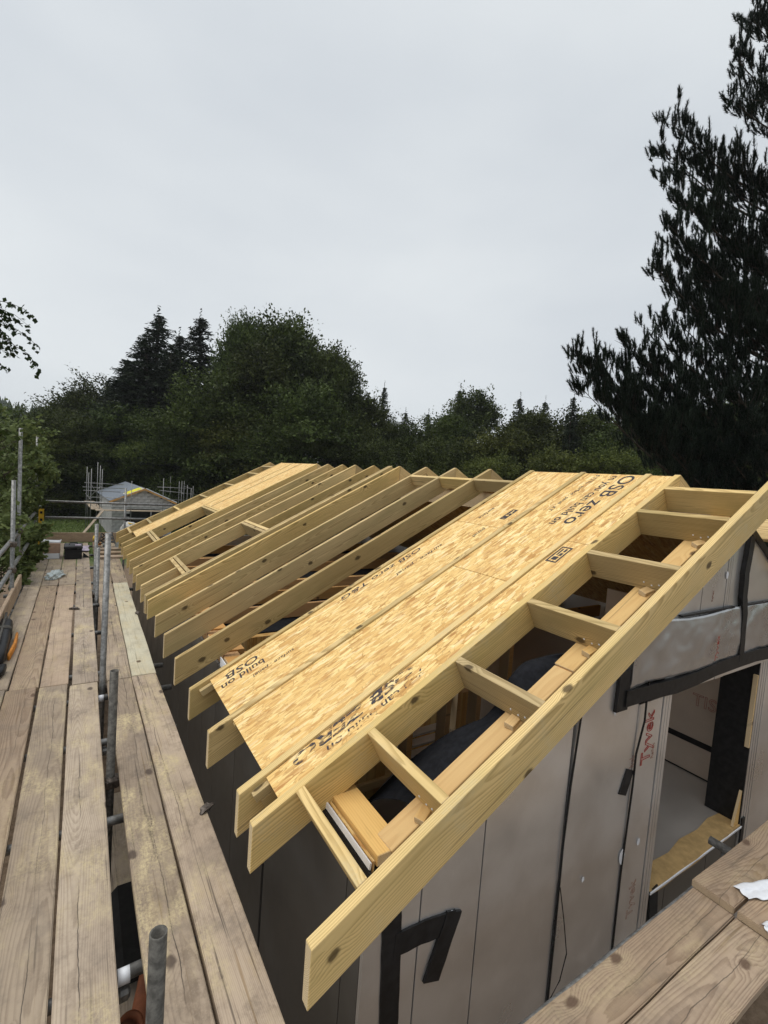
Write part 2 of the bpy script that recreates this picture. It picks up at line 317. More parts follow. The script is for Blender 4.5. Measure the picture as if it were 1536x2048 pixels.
def textobj(name, body, size, mat, parent, loc, rot, outline=0.0, shear=0.0, bold=0.0, sx=1.0):
    cu = bpy.data.curves.new(name, 'FONT'); cu.body = body; cu.size = size; cu.shear = shear; cu.offset = bold; cu.resolution_u = 3
    if outline: cu.fill_mode = 'NONE'; cu.bevel_depth = outline; cu.bevel_resolution = 0
    t = bpy.data.objects.new(name+'_tmp', cu); col.objects.link(t)
    dg = bpy.context.evaluated_depsgraph_get(); me = bpy.data.meshes.new_from_object(t.evaluated_get(dg))
    bpy.data.objects.remove(t); bpy.data.curves.remove(cu)
    if sx != 1.0: me.transform(Matrix.Diagonal((sx, 1, 1, 1)))
    me.materials.clear(); me.materials.append(mat)
    return tag(link(name, me, parent, loc, rot), kind='stuff')
def leafmesh(name, P, S, mat, up=0.4, asp=0.6, dirs=None, rg=rng):
    n = len(P); nr = rg.normal(size=(n, 3)); nr[:, 2] += up*2; nr /= np.linalg.norm(nr, axis=1, keepdims=True)
    t = rg.normal(size=(n, 3)) if dirs is None else dirs + rg.normal(size=(n, 3))*0.35
    t -= nr*(t*nr).sum(1, keepdims=True); t /= np.linalg.norm(t, axis=1, keepdims=True)+1e-9
    b = np.cross(nr, t); S = np.asarray(S)[:, None]
    fold = nr*S*0.12
    V = np.stack([P-t*S*.5, P+b*S*asp*.5-t*S*.05+fold, P+t*S*.5, P-b*S*asp*.5-t*S*.05+fold], 1).reshape(-1, 3)
    me = bpy.data.meshes.new(name); me.vertices.add(4*n); me.vertices.foreach_set('co', V.ravel())
    me.loops.add(4*n); me.loops.foreach_set('vertex_index', np.arange(4*n)); me.polygons.add(n)
    me.polygons.foreach_set('loop_start', np.arange(0, 4*n, 4)); me.polygons.foreach_set('loop_total', np.full(n, 4))
    me.materials.append(mat); me.update(); me.validate(); return me

# ================================================================== THE SETTING
def gz(x, y):
    t = np.clip((np.asarray(y, float)-14)/20, 0, 1); return -1.2*t*t*(3-2*t)
gm = MT('ground_grass_and_soil'); P = gm.tc.outputs['Object']
n1 = gm.noise(P, .35, 5, .6); n2 = gm.noise(P, 9, 5, .7); n3 = gm.noise(P, 2.2, 4, .6)
gc = gm.mix(gm.mapr(n2, .3, .7), (0.035, 0.055, 0.014), (0.085, 0.12, 0.03))
gc = gm.mix(gm.mapr(n3, .55, .75), gc, (0.13, 0.12, 0.05))
yy = gm.sep(P)[1]; xx = gm.sep(P)[0]
soil = gm.math('MULTIPLY', gm.mapr(gm.math('ADD', yy, gm.math('MULTIPLY', n3, 6.0)), 31, 27), gm.mapr(gm.math('ABSOLUTE', xx), 60, 40))  # soil widened out of view so the foil mirrors brown-grey, not green
gc = gm.mix(soil, gc, gm.mix(gm.mapr(n2, .3, .7), (0.10, 0.068, 0.042), (0.19, 0.135, 0.09)))
gm.bump(n2, .5, .05); gm.out(gc, .95)
gx = np.concatenate([np.linspace(-900, -60, 8), np.linspace(-40, 60, 51), np.linspace(80, 900, 8)]); gy = np.concatenate([np.linspace(-400, -30, 5), np.linspace(-20, 80, 51), np.linspace(100, 1200, 8)])
gv = [(x, y, float(gz(x, y)) + (0.06*math.sin(x*1.3+y*.7)*math.sin(y*.9-x*.4))) for y in gy for x in gx]; nx = len(gx)
gf = [(j*nx+i, j*nx+i+1, (j+1)*nx+i+1, (j+1)*nx+i) for j in range(len(gy)-1) for i in range(nx-1)]
tag(link('ground', mesh('ground', gv, gf, gm.m, True)), kind='structure')
# far hill at the left
hx = np.linspace(-420, 260, 60); hv = []; hf = []
for j in range(12):
    for i, x in enumerate(hx):
        t = j/11; top = 36*math.exp(-((x+120)/150)**2)+14*math.exp(-((x-60)/120)**2)
        hv.append((x, 330+t*160, -2+top*math.sin(min(1, t*1.25)*math.pi/2)))
for j in range(11):
    for i in range(59): hf.append((j*60+i, j*60+i+1, (j+1)*60+i+1, (j+1)*60+i))
HILL = plain('wooded_hill', (0.03, 0.045, 0.022), .95, 0, .05, .4)
tag(link('hill', mesh('hill', hv, hf, HILL, True)), kind='structure')
cv = []; cf = []
for k in range(1500):
    x = rng.uniform(-400, 120); t = rng.uniform(0, .95); top = 36*math.exp(-((x+120)/150)**2)+14*math.exp(-((x-60)/120)**2)
    y = 330+t*160; z0 = -2+top*math.sin(min(1, t*1.25)*math.pi/2)-1; h = rng.uniform(6, 13); r = rng.uniform(2, 3.2); b = len(cv)
    for q in range(6): cv.append((x+r*math.cos(q*1.047), y+r*math.sin(q*1.047), z0+rng.uniform(0, 2)))
    for q in range(6): cv.append((x+.5*r*math.cos(q*1.047+.4), y+.5*r*math.sin(q*1.047+.4), z0+h*.6+rng.uniform(-.5, .5)))
    cv.append((x, y, z0+h))
    for q in range(6):
        cf.append((b+q, b+(q+1) % 6, b+6+(q+1) % 6, b+6+q)); cf.append((b+6+q, b+6+(q+1) % 6, b+12))
tag(link('far_wood', mesh('far_wood', cv, cf, HILL)), 'hazy conifer wood on the far hill at left', 'wood', kind='stuff')

# ================================================================== BUILDING
B = thing('timber_building', 'unfinished timber frame building with open rafters, chipboard roof panels and foil clad walls', 'building', (3.9, 6.4, 0))
C_, S_, T_ = math.cos(TH), math.sin(TH), math.tan(TH)
XR = XE+HALF; LR = HALF/C_
ROT = (0, -TH, 0); ROT2 = (0, -TH, math.pi)
def rp_(s, zo=0.0): return XE+s*C_-zo*S_, ZE+s*S_+zo*C_
def on_roof(name, me, s, y, zo=0.0, right=False, parent=None):
    x, z_ = rp_(s, zo)
    if right: return link(name, me, parent or B, (2*XR-x, y, z_), ROT2)
    return link(name, me, parent or B, (x, y, z_), ROT)
def zroof(X): return ZE+(X-XE)*T_ if X <= XR else ZE+(2*XR-X-XE)*T_
s_of = lambda X: (X-XE)/C_
HP = 0.216; TK = 0.046
def rafter_mesh(s0, s1, plumb0=True, plumb1=True, mat=RAF, h=HP, t=TK):
    dx, dz = -h*S_, -h*C_
    a = (s0, 0); b = (s1, 0); c = (s1+(dx if plumb1 else 0), dz); d = (s0+(dx if plumb0 else 0), dz)
    bm = bmesh.new(); pr = [a, b, c, d]
    v0 = [bm.verts.new((x, -t, z_)) for x, z_ in pr]; v1 = [bm.verts.new((x, 0, z_)) for x, z_ in pr]
    bm.faces.new(v0); bm.faces.new(v1[::-1])
    for i in range(4): bm.faces.new((v0[i], v1[i], v1[(i+1) % 4], v0[(i+1) % 4]))
    bmesh.ops.recalc_face_normals(bm, faces=bm.faces)
    bmesh.ops.bevel(bm, geom=list(bm.edges), offset=.0025, segments=1, affect='EDGES')
    me = bpy.data.meshes.new('rafter'); bm.to_mesh(me); bm.free(); me.materials.append(mat); return me
full = rafter_mesh(0, LR-.002); fullD = rafter_mesh(0, LR-.002, mat=RAFD)
RY = [1.953, 2.178, 2.782, 3.378, 3.975, 4.575, 5.17, 5.80, 6.07, 6.53, 7.13, 7.60, 8.19, 8.69, 9.45, 9.91, 10.64]
for i, y in enumerate(RY):
    if abs(y-6.53) < .01 or abs(y-9.45) < .01:
        on_roof('rafter', rafter_mesh(0, s_of(1.06), True, False), 0, y); on_roof('rafter', rafter_mesh(s_of(2.12), LR-.002, False, True), 0, y)
    else: on_roof('rafter', fullD if i < 2 else full, rng.uniform(-.007, .004), y+rng.uniform(-.003, .003))
    on_roof('rafter', full, 0, y-TK, right=True)
on_roof('rafter', full, 0, 6.012)                                    # doubled beside the roof light opening
tag(on_roof('barge_rafter', rafter_mesh(0, LR-.002, mat=RAFD), 0, 1.333), 'front barge rafter with sawdust on its end')
tag(on_roof('barge_rafter', full, 0, 11.43), 'far barge rafter'); on_roof('barge_rafter', full, 0, 1.333-TK, right=True); on_roof('barge_rafter', full, 0, 11.43-TK, right=True)
# ladder noggins
def noggin(X, y0, y1, depth=.185, mat=RAF, name='noggin', t=.045):
    # long axis along world Y: local x of the mesh runs along Y so that the grain follows
    me = boxmesh(y1-y0, t, depth, mat, .0025, name); x, z_ = rp_(s_of(X), -depth/2-.001)
    o = link(name, me, B, (x, (y0+y1)/2, z_)); o.rotation_euler = (Matrix.Rotation(-TH, 3, 'Y') @ Matrix.Rotation(math.pi/2, 3, 'Z')).to_euler(); return o
NOG = [0.875, 1.235, 1.765, 2.30, 2.835, 3.366, 3.70]
for k, X in enumerate(NOG):
    noggin(X, 1.335, 1.905, mat=(RAFD if k < 2 else RAF)); noggin(X, 10.642, 11.382)
    if k: noggin(2*XR-X if False else X, 1.335, 1.905).matrix_basis = Matrix.Translation((2*(XR-rp_(s_of(X), -.0935)[0]), 0, 0)) @ Matrix.Translation(rp_(s_of(X), -.0935)[:1]+(1.62, rp_(s_of(X), -.0935)[1])) @ (Matrix.Rotation(TH, 4, 'Y') @ Matrix.Rotation(math.pi/2, 4, 'Z'))
for X in (1.085, 1.135, 2.045, 2.095): noggin(X, 6.076, 7.08)
for X in (1.085, 1.135, 2.045, 2.095): noggin(X, 8.694, 9.86)
for X in (3.66,):
    for a, b in ((3.38, 3.927), (3.977, 4.527), (4.577, 5.122)): noggin(X, a, b, .13, RAF)
bx('ridge_beam', XR-.045, XR+.045, 1.5, 11.3, 4.03, 4.262, STUD, B)
# packers and screws at the noggin feet
for k, X in enumerate(NOG[1:6]):
    x, z_ = rp_(s_of(X)-.055, -.178)
    box('packer', (.075, .05, .03), (x, 1.50+.02*(k % 2), z_), PINE, B, (0.1*k, -TH+.2, .4-k*.2), .002)
    for q in range(3):
        x2, z2 = rp_(s_of(X)-.0245, -.135-.012*(q % 2)); box('screw', (.004, .009, .009), (x2, 1.455+q*.045, z2), WHITE, B, ROT, .001)
# gable plate under the noggins
def along(name, X0, X1, y0, y1, ztop, zthick, mat):
    s0, s1 = s_of(X0), s_of(X1); me = boxmesh(s1-s0, y1-y0, zthick, mat, .003, name)
    x, z_ = rp_((s0+s1)/2, ztop-zthick/2); return link(name, me, B, (x, (y0+y1)/2, z_), ROT)
along('gable_plate', 1.02, 2.10, 1.49, 1.602, -.187, .047, PINE); along('gable_plate', 2.11, 3.86, 1.49, 1.612, -.187, .047, PINE)
along('gable_plate', 2.03, 2.30, 1.50, 1.60, -.2, .2, STUD)
along('gable_plate', 1.1, 3.85, 1.60, 1.64, -.30, .10, STUD)
# eave wall plate
box('wall_plate', (9.6, .135, .10), (1.112, 6.47, 2.67), STUD, B, (0, 0, math.pi/2))
box('wall_plate', (.60, .135, .05), (1.118, 1.80, 2.745), PINE, B, (0, 0, math.pi/2))
box('sheathing_edge', (.55, .012, .22), (1.035, 1.78, 2.64), OSBD, B, (0, 0, math.pi/2), .001)
prism('membrane_edge', [(1.012, 2.725), (1.02, 2.72), (1.024, 2.748), (1.016, 2.752)], 1.50, 1.94, WHITE, B); prism('membrane_edge', [(1.004, 2.665), (1.02, 2.665), (1.02, 2.718), (1.008, 2.72)], 1.49, 1.94, BLACK, B)
for k in range(4): bx('wall_plate', 1.03, 1.24, RY[3+k]+.04, RY[3+k]+.5, 2.69, 2.735, STUD, B)
bx('membrane_edge', 1.006, 1.012, 3.45, 3.9, 2.55, 2.735, WHITE, B, .001)

# chipboard roof panels with printed lettering
def panel(X0, X1, y0, y1, label=None, zo=-.013, t=.015, mat=OSB):
    s0, s1 = s_of(X0), s_of(X1); me = boxmesh(s1-s0, y1-y0, t, mat, .001, 'roof_panel')
    x, z_ = rp_((s0+s1)/2, zo-t/2); o = link('roof_panel', me, B, (x, (y0+y1)/2, z_), ROT)
    o['cx'] = (X0+X1)/2; o['cy'] = (y0+y1)/2; o['t2'] = t/2
    if label: o['label'] = label
    return o
pA = panel(.79, 2.928, 2.786, 3.33); pB = panel(2.932, 3.90, 2.786, 3.33)
pC = panel(.79, 2.40, 2.182, 2.734); pD = panel(2.404, 3.90, 2.182, 2.734)
pE = panel(.79, 2.912, 1.957, 2.130); pF = panel(2.916, 3.90, 1.957, 2.130)
for X0, X1, a, b in ((.907, 2.1, 9.914, 10.592), (2.104, 3.90, 9.914, 10.592), (2.12, 3.90, 8.694, 9.402), (2.12, 3.90, 9.454, 9.862)): panel(X0, X1, a, b, zo=-.006)
def print_on(p, body, size, Xr_, yb, bold=0.0, shear=0.0, sx=1.0, name='printed_lettering', mat=INK):
    # reading runs down the slope, feet of the letters towards the far end: as delivered, upside down to the camera
    t = textobj(name, body, size, mat, p, ((Xr_-p['cx'])/C_, yb-p['cy'], p['t2']+.0008), (0, 0, math.pi), 0, shear, bold, sx); return t
print_on(pD, 'm you can build on', .100, 3.87, 2.445, .0012, 0, 1.16)
print_on(pD, 'OSB zero', .165, 3.89, 2.345, .0015, 0, 1.36)
print_on(pD, '8 TTTL . surface . panel . KT', .055, 3.88, 2.60, .0004, .2, 1.1)
print_on(pA, 'build on', .095, 1.11, 3.17, .001, .1, 1.05); print_on(pA, 'OSB', .11, 1.10, 3.27, .001, .2, 1.25)
print_on(pA, 'surface . panel', .05, 1.28, 3.05, .0003, .2, 1.1)
print_on(pE, 'you can build on', .072, 1.62, 2.030, .0008, .25, 1.34, mat=INKW); print_on(pE, 'OSB ZERO', .105, 1.62, 2.126, .0035, .35, 1.60, mat=INKW)
print_on(pA, 'panel', .06, 2.9, 2.95, .0004, .2, 1.2); print_on(pA, 'OSB zero T&G', .085, 2.5, 3.30, .0006, .3, 1.6); print_on(pA, 'surface . panel', .055, 2.6, 3.13, .0004, .3, 1.6)
print_on(pB, 'surface', .06, 3.2, 3.16, .0004, .2, 1.2)
def stamp(p, X, y, L=.20, Wd=.085):
    m = [(-L/2, -Wd/2, L/2, -Wd/2+.012), (-L/2, Wd/2-.012, L/2, Wd/2), (-L/2, -Wd/2+.012, -L/2+.014, Wd/2-.012), (L/2-.014, -Wd/2+.012, L/2, Wd/2-.012), (-.07, -.02, -.03, .02), (-.015, -.022, .02, .0), (-.01, .008, .07, .02), (.035, -.02, .075, -.004)]
    v = []; f = []
    for a, b, c, d in m: k = len(v); v += [(a, b, 0), (c, b, 0), (c, d, 0), (a, d, 0)]; f.append((k, k+1, k+2, k+3))
    link('printed_stamp', mesh('printed_stamp', v, f, INK), p, ((X-p['cx'])/C_, y-p['cy'], p['t2']+.0008))
stamp(pE, 2.76, 2.075); stamp(pB, 3.13, 2.90, .18, .06)
# battens carrying the panels
for y, s0 in ((3.378, .05), (2.782, .13), (2.178, .05), (2.782+TK+.038, .2), (2.178+TK+.038, .2)):
    me = boxmesh(LR-.1-s0, .036, .045, RAF, .002, 'batten'); on_roof('batten', me, s0+(LR-.1-s0)/2, y-TK-.019, -.029-.0225)
box('packer', (.12, .036, .06), (rp_(.13, -.105)[0], 2.178-TK-.02, rp_(.13, -.105)[1]), RAF, B, ROT, .002)

# ---- gable wall, Y = 1.48
YW = 1.48
def under(X): return zroof(X)-.245
def wpoly(X0, X1, z0, z1=None):
    top = [(X1, min(under(X1), z1) if z1 else under(X1)), (X0, min(under(X0), z1) if z1 else under(X0))]
    pts = [(X0, z0), (X1, z0)] + top
    if X0 < XR < X1 and not z1: pts = [(X0, z0), (X1, z0), top[0], (XR, under(XR)), top[1]]
    return pts
G = .004
def wp(X0, X1, z0, z1=None, mat=FOIL): return prism('wall_panel', wpoly(X0+G, X1-G, z0, z1), YW, YW+.02, mat, B)
for X0, X1 in ((1.0-G, 1.28), (1.28, 1.636), (1.636, 2.235), (2.255, 2.855), (2.855, 3.132)): wp(X0, X1, 0)
for X0, X1 in ((3.14, 3.166), (3.172, 3.198), (3.204, 3.232)): prism('wall_panel', wpoly(X0, X1, 0, 3.06), YW-.004, YW+.02, FOIL, B)
for X0, X1 in ((3.232, 3.47), (3.47, 4.068), (4.068, 4.575), (4.575, 4.62)): prism('wall_panel', [(X0+G, 0), (X1-G, 0), (X1-G, 1.685), (X0+G, 1.685)], YW+.01, YW+.03, FOIL_SHADE, B)
for X0, X1 in ((4.6, 4.645), (4.649, 4.69), (4.694, 4.735), (4.74, 5.3), (5.3, 5.9), (5.9, 6.81)): wp(X0, X1, 0, 3.05 if X1 < 5 else None)
wp(2.855, 3.478, 3.05); wp(3.478, 3.81, 3.05)
for X0, X1 in ((3.812, 3.838), (3.842, 3.866), (3.87, 3.93)): prism('wall_panel', [(X0, 3.05), (X1, 3.05), (X1, under(X1)), (X0, under(X0))], YW-.003, YW+.02, FOIL, B)
wp(3.93, 4.74, 3.05)
# dark sheathing behind the panels, with the opening left free
for poly in ([(1.02, 0), (3.225, 0), (3.225, under(3.225)-.01), (1.02, under(1.02)-.01)], [(3.225, 0), (4.61, 0), (4.61, 1.66), (3.225, 1.66)],
             [(3.225, 3.06), (4.61, 3.06), (4.61, under(4.61)-.01), (XR, under(XR)-.01), (3.225, under(3.225)-.01)], [(4.61, 0), (6.79, 0), (6.79, under(6.79)-.01), (4.61, under(4.61)-.01)]):
    prism('wall_sheathing', poly, YW+.032, YW+.10, DARK, B)
# crinkled membrane over the opening
def sheet(name, fn, nu, nv, mat, th=.0, smooth=True):
    v = []; f = []
    for j in range(nv+1):
        for i in range(nu+1): v.append(fn(i/nu, j/nv))
    for j in range(nv):
        for i in range(nu): k = j*(nu+1)+i; f.append((k, k+1, k+nu+2, k+nu+1))
    o = link(name, mesh(name, v, f, mat, smooth), B)
    if th: md = o.modifiers.new('t', 'SOLIDIFY'); md.thickness = th
    return o
from mathutils import noise as mnoise
def crk(a, b): return .030*(1-abs(mnoise.noise(Vector((a*2.2, b*4.0-a*1.2, 3.1)))*2))*.6+.022*abs(mnoise.noise(Vector((a*5+b*3, b*9-a*2, 1.7))))+.008*mnoise.noise(Vector((a*14, b*20, 5)))
sheet('membrane_flap', lambda u, v: (2.70+u*1.42, YW-.012-.45*abs(crk(u*1.4, v*.4))-.01*math.sin(v*3.14), 3.185+v*.372+.01*math.sin(u*9)-.004), 70, 20, FLAP, .001)
sheet('membrane_flap', lambda u, v: (4.15+u*1.6, YW-.012-.45*abs(crk(u*1.6+4, v*.4))-.01*math.sin(v*3.14), 3.185+v*.372+.008*math.sin(u*7)), 70, 20, FLAP, .001)
# black tape
def tape(pts, wd, proud=.006, mat=BLACK, y=YW):
    # ribbon following a polyline on the gable face
    v = []; f = []; n = len(pts)
    for i, (x, z_) in enumerate(pts):
        a = pts[max(i-1, 0)]; b = pts[min(i+1, n-1)]; dx, dz = b[0]-a[0], b[1]-a[1]; l = math.hypot(dx, dz); nx_, nz_ = -dz/l*wd/2, dx/l*wd/2
        e = .004*math.sin(i*2.3)
        for s_, pr_ in ((1, proud), (-1, proud), (-1, -.003), (1, -.003)): v.append((x+nx_*s_*(1+e*6), y-pr_-abs(e)*.4, z_+nz_*s_*(1-e*5)))
    for i in range(n-1):
        k = i*4
        for q in range(4): f.append((k+q, k+(q+1) % 4, k+4+(q+1) % 4, k+4+q))
    f += [(0, 3, 2, 1), (4*n-4, 4*n-3, 4*n-2, 4*n-1)]
    me = mesh('tape_strip', v, f, mat); bm = bmesh.new(); bm.from_mesh(me); bmesh.ops.recalc_face_normals(bm, faces=bm.faces); bm.to_mesh(me); bm.free()
    return link('tape_strip', me, B)
def lerp(pts, n):
    out = []
    for (a, b), (c, d) in zip(pts[:-1], pts[1:]):
        for k in range(n): out.append((a+(c-a)*k/n, b+(d-b)*k/n))
    return out+[pts[-1]]
tape(lerp([(1.145, .3), (1.15, 1.4), (1.155, 2.0), (1.135, 2.40), (1.115, 2.62)], 6), .095)
tape(lerp([(1.15, 2.355), (1.30, 2.345), (1.475, 2.315)], 4), .105, .009); tape(lerp([(1.475, 2.365), (1.43, 2.25), (1.368, 2.08)], 4), .095, .012)
tape(lerp([(2.64, 3.065), (2.645, 3.30)], 4), .11, .02); 
tape([(2.66, 3.135), (2.93, 3.13), (3.22, 3.115), (3.48, 3.12), (3.75, 3.14), (4.1, 3.148), (4.4, 3.148), (4.72, 3.13), (5.1, 3.13), (5.6, 3.13)], .095, .03)
tape(lerp([(4.075, 4.07), (4.045, 3.8), (4.06, 3.62), (4.10, 3.5), (4.11, 3.34), (4.135, 3.15)], 4), .075, .032)
tape(lerp([(4.05, 4.14), (4.35, 3.98), (4.7, 3.78), (5.6, 3.29)], 4), .05, .012)
tape(lerp([(2.83, 2.655), (2.77, 2.515)], 3), .085, .006)
tape(lerp([(3.2, 3.565), (3.93, 3.565)], 6), .012, .025); tape(lerp([(4.13, 3.562), (4.75, 3.555)], 6), .012, .025)
tape(lerp([(3.29, 1.70), (3.33, 1.45), (3.31, 1.2)], 4), .10, .006, DARK); tape(lerp([(4.63, 1.75), (4.64, 1.3)], 4), .05, .01)
# loose black cords
cord('hanging_cord', [(2.243, YW-.008, 1.45), (2.24, YW-.01, 1.9), (2.23, YW-.012, 2.4), (2.245, YW-.01, 2.73), (2.275, YW-.008, 3.08), (2.30, YW-.008, 3.3)], .006, BLACK, B)
cord('hanging_cord', [(2.25, YW-.008, 2.15), (2.285, YW-.03, 1.95), (2.33, YW-.035, 1.75), (2.30, YW-.03, 1.6), (2.26, YW-.012, 1.5)], .003, BLACK, B)
cord('hanging_cord', [(2.855, YW-.006, 1.4), (2.852, YW-.006, 2.0), (2.868, YW-.01, 2.55), (2.862, YW-.012, 2.75), (2.90, YW-.02, 2.95), (2.895, YW-.02, 3.14), (2.88, YW-.03, 3.2)], .006, BLACK, B)
# printing on the wall
RV = (math.pi/2, -math.pi/2, 0)
def wtext(body, size, X, z_, mat, outl, sx=1.0, y=YW-.002):
    t = textobj('printed_lettering', body, size, mat, B, (0, 0, 0), (0, 0, 0), outl, 0, 0, sx)
    t.matrix_basis = Matrix.Translation((X, y, z_)) @ Matrix(((0, -1, 0, 0), (0, 0, -1, 0), (1, 0, 0, 0), (0, 0, 0, 1))); return t
wtext('Tyvek', .14, 3.04, 2.645, RED, .0022, .98); wtext('Reflex', .04, 3.085, 2.66, REDF, .0006, 1.0); wtext('ivek', .10, 2.885, 2.66, REDF, .0008, .5)
wtext('Tyvek', .10, 3.05, 1.62, REDF, .0008)
wtext('Tyvek', .05, 3.70, 3.22, RED, .001, 1.4, YW-.045); wtext('Reflex', .03, 3.64, 3.62, REDF, .0005)
# torn patches of pale fleece
for X, z_, a in ((3.02, 2.13, .02), (2.845, 2.10, .03), (2.46, 2.11, .012), (2.60, 3.06, .012), (3.80, 3.80, .018), (1.46, 2.36, .012)):
    v = [(X+a*(.5+rng.uniform(.2, .8))*math.cos(q), YW-.006, z_+a*(1+rng.uniform(0, 1))*math.sin(q)) for q in np.linspace(0, 5.6, 8)]
    link('torn_patch', mesh('torn_patch', v, [tuple(range(8))[::-1]], WHITE), B)
# window opening: sill, jambs, reveal
so = [(3.245, YW-.004), (3.42, YW-.012), (3.6, YW-.008), (3.85, YW-.014), (4.1, YW-.006), (4.35, YW-.012), (4.596, YW-.004), (4.598, YW+.15), (4.42, YW+.165), (4.2, YW+.14), (3.95, YW+.155), (3.72, YW+.12), (3.5, YW+.135), (3.34, YW+.10), (3.25, YW+.11)]
nso = len(so); me = mesh('window_sill', [(x, y, 1.666) for x, y in so]+[(x, y, 1.699+.002*math.sin(x*9)) for x, y in so], [tuple(range(nso))[::-1], tuple(range(nso, 2*nso))]+[(i, (i+1) % nso, nso+(i+1) % nso, nso+i) for i in range(nso)], plain('sill_board', (.42, .285, .125), .85, 0, 18, .15, .2)); link('window_sill', me, B)
box('sill_fleece', (1.36, .008, .022), (3.92, YW-.01, 1.685), WHITE, B, (0.2, 0.005, 0), .002)
prism('reveal_floor', [(3.1, 1.60), (5.3, 1.60), (5.3, 1.692), (3.1, 1.692)], YW+.09, YW+1.6, FOILF, B)
bx('reveal_wall', 5.0, 5.03, YW+.12, YW+1.6, 1.69, 3.25, FOIL_TINT, B)
bx('reveal_wall', 3.15, 3.222, YW+.1, YW+1.6, 1.69, 3.25, FOIL_TINT, B)
bx('jamb_membrane', 4.59, 4.603, YW+.002, YW+.26, 1.695, 3.06, BLACK, B, .001)
bx('jamb_board', 4.57, 4.588, YW-.002, YW+.03, 2.35, 2.95, PINE, B, .001); prism('jamb_board', [(4.50, 1.70), (4.588, 1.70), (4.588, 1.98)], YW+.01, YW+.03, PINE, B)
bx('tape_strip', 4.994, 4.999, YW+.25, YW+1.2, 1.98, 2.035, BLACK, B, .001)
bx('tape_strip', 4.994, 4.999, YW+.12, YW+1.5, 1.694, 1.706, BLACK, B, .001)
t = textobj('printed_lettering', 'TIS', .16, RED, B, (0, 0, 0), (0, 0, 0), .0015); t.matrix_basis = Matrix.Translation((4.992, YW+.62, 2.36)) @ Matrix(((0, 0, -1, 0), (-1, 0, 0, 0), (0, 1, 0, 0), (0, 0, 0, 1)))
# ---- eave wall, X = 1.0
XW = 1.0
ej = [1.48+.022, 1.642, 2.63, 3.34, 3.95, 4.42, 5.01]; ej += list(np.arange(5.6, 11.2, .6)) + [11.3]
for i in range(len(ej)-1):
    a, b = ej[i], ej[i+1]; g0 = .034 if abs(a-2.63) < .01 else .003; bx('wall_panel', XW, XW+.02, a+g0, b-.003, 0, 2.66, FOIL_SHADE, B, .001)
bx('wall_sheathing', XW+.022, XW+.1, 1.56, 11.3, 0, 2.6, DARK, B, 0)
bx('wall_panel', XW, 6.81, 11.31, 11.35, 0, 2.7, FOIL, B, 0); bx('wall_panel', 6.79, 6.81, 1.51, 11.3, 0, 2.66, FOIL, B, 0)
# ---- inside
bx('floor_slab', 1.11, 6.7, 1.6, 11.3, .02, .15, plain('floor_slab', (.10, .085, .07), .9, 0, 3, .4), B, 0)  # floor colour made dark brown to deepen the gloom inside
YO = 3.26
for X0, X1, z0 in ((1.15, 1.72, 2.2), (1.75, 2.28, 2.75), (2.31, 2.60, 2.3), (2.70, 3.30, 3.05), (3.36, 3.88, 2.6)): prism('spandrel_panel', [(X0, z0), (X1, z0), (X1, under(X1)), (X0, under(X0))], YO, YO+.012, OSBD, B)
for X in (1.3, 1.9, 2.5, 3.1, 3.7): bx('stud', X-.02, X+.025, YO+.014, YO+.10, .15, under(X-.03)-.02, STUD, B)
for z_ in (2.25, 2.9): bx('rail', 1.2, 3.85, YO+.102, YO+.15, z_, z_+.09, STUD, B)
for X in (1.75, 2.05, 2.32, 2.6): bx('stud', X, X+.045, 2.28, 2.37, .15, under(X)-.35, STUD, B)
bx('rail', 1.2, 2.9, 2.28, 2.37, under(1.2)-.36, under(1.2)-.31, PINE, B); bx('rail', 1.55, 2.9, 2.15, 2.24, 2.36, 2.41, PINE, B)
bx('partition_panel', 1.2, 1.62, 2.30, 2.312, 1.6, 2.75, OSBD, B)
for k in range(4): bx('shelf_slat', 1.7, 2.6, 2.5+k*.12, 2.58+k*.12, 2.28, 2.30, FOIL, B)
for y in (4.9, 7.4, 9.6):
    bx('cross_wall', 1.12, 6.7, y, y+.09, .15, 2.5, OSBD, B, 0)
bx('ceiling_joist', 1.12, 6.7, 5.6, 5.65, 2.45, 2.62, STUD, B)
for y in (4.2, 6.3, 6.9, 8.2, 8.9, 10.3): bx('ceiling_joist', 1.12, 6.7, y, y+.045, 2.45, 2.62, STUD, B)
bx('void_sheet', 1.2, 6.6, 5.2, 11.2, 2.36, 2.44, MEMB, B, 0)  # black sheet added so the void below the roof light reads dark
tag(panel(.9, 3.85, 1.96, 11.3, zo=-.24, t=.012, mat=OSBD), 'added dark lining closing the right slope').matrix_basis = Matrix.Translation((2*XR-rp_(s_of(2.375), -.25)[0], 6.6, rp_(s_of(2.375), -.25)[1])) @ Matrix.Rotation(TH, 4, 'Y')  # unseen lining added to close the right slope and darken the interior
# draped black membrane inside the ladder bays
def drape(u, v):
    X = 1.28+u*1.03; wY = float(np.interp(X, (1.28, 1.40, 1.48, 1.62, 1.78, 1.90, 2.02, 2.15, 2.24, 2.31), (.44, .43, .40, .27, .13, .16, .22, .23, .15, .03)))
    y = 1.585+v*wY; d = .015+.28*max(0, v*wY/.45-.10)**1.4+.02*math.sin(u*11+1)*v+.015*math.sin(v*9+u*5)*v
    d -= .09*math.exp(-((X-2.08)/.13)**2)*math.sin(min(1, v*1.2)*2.6)
    if y > 1.86: d = max(d, .05)
    return (X+.02*math.sin(v*7), y, zroof(X)-.235-d)
sheet('black_membrane', drape, 48, 20, MEMB, .002)
sheet('black_membrane', lambda u, v: (1.19+.05*u+.10*v*u, 1.60+.40*v, 2.70-.06*u-.10*v*u+.01*math.sin(v*14)), 8, 20, MEMB, .002)
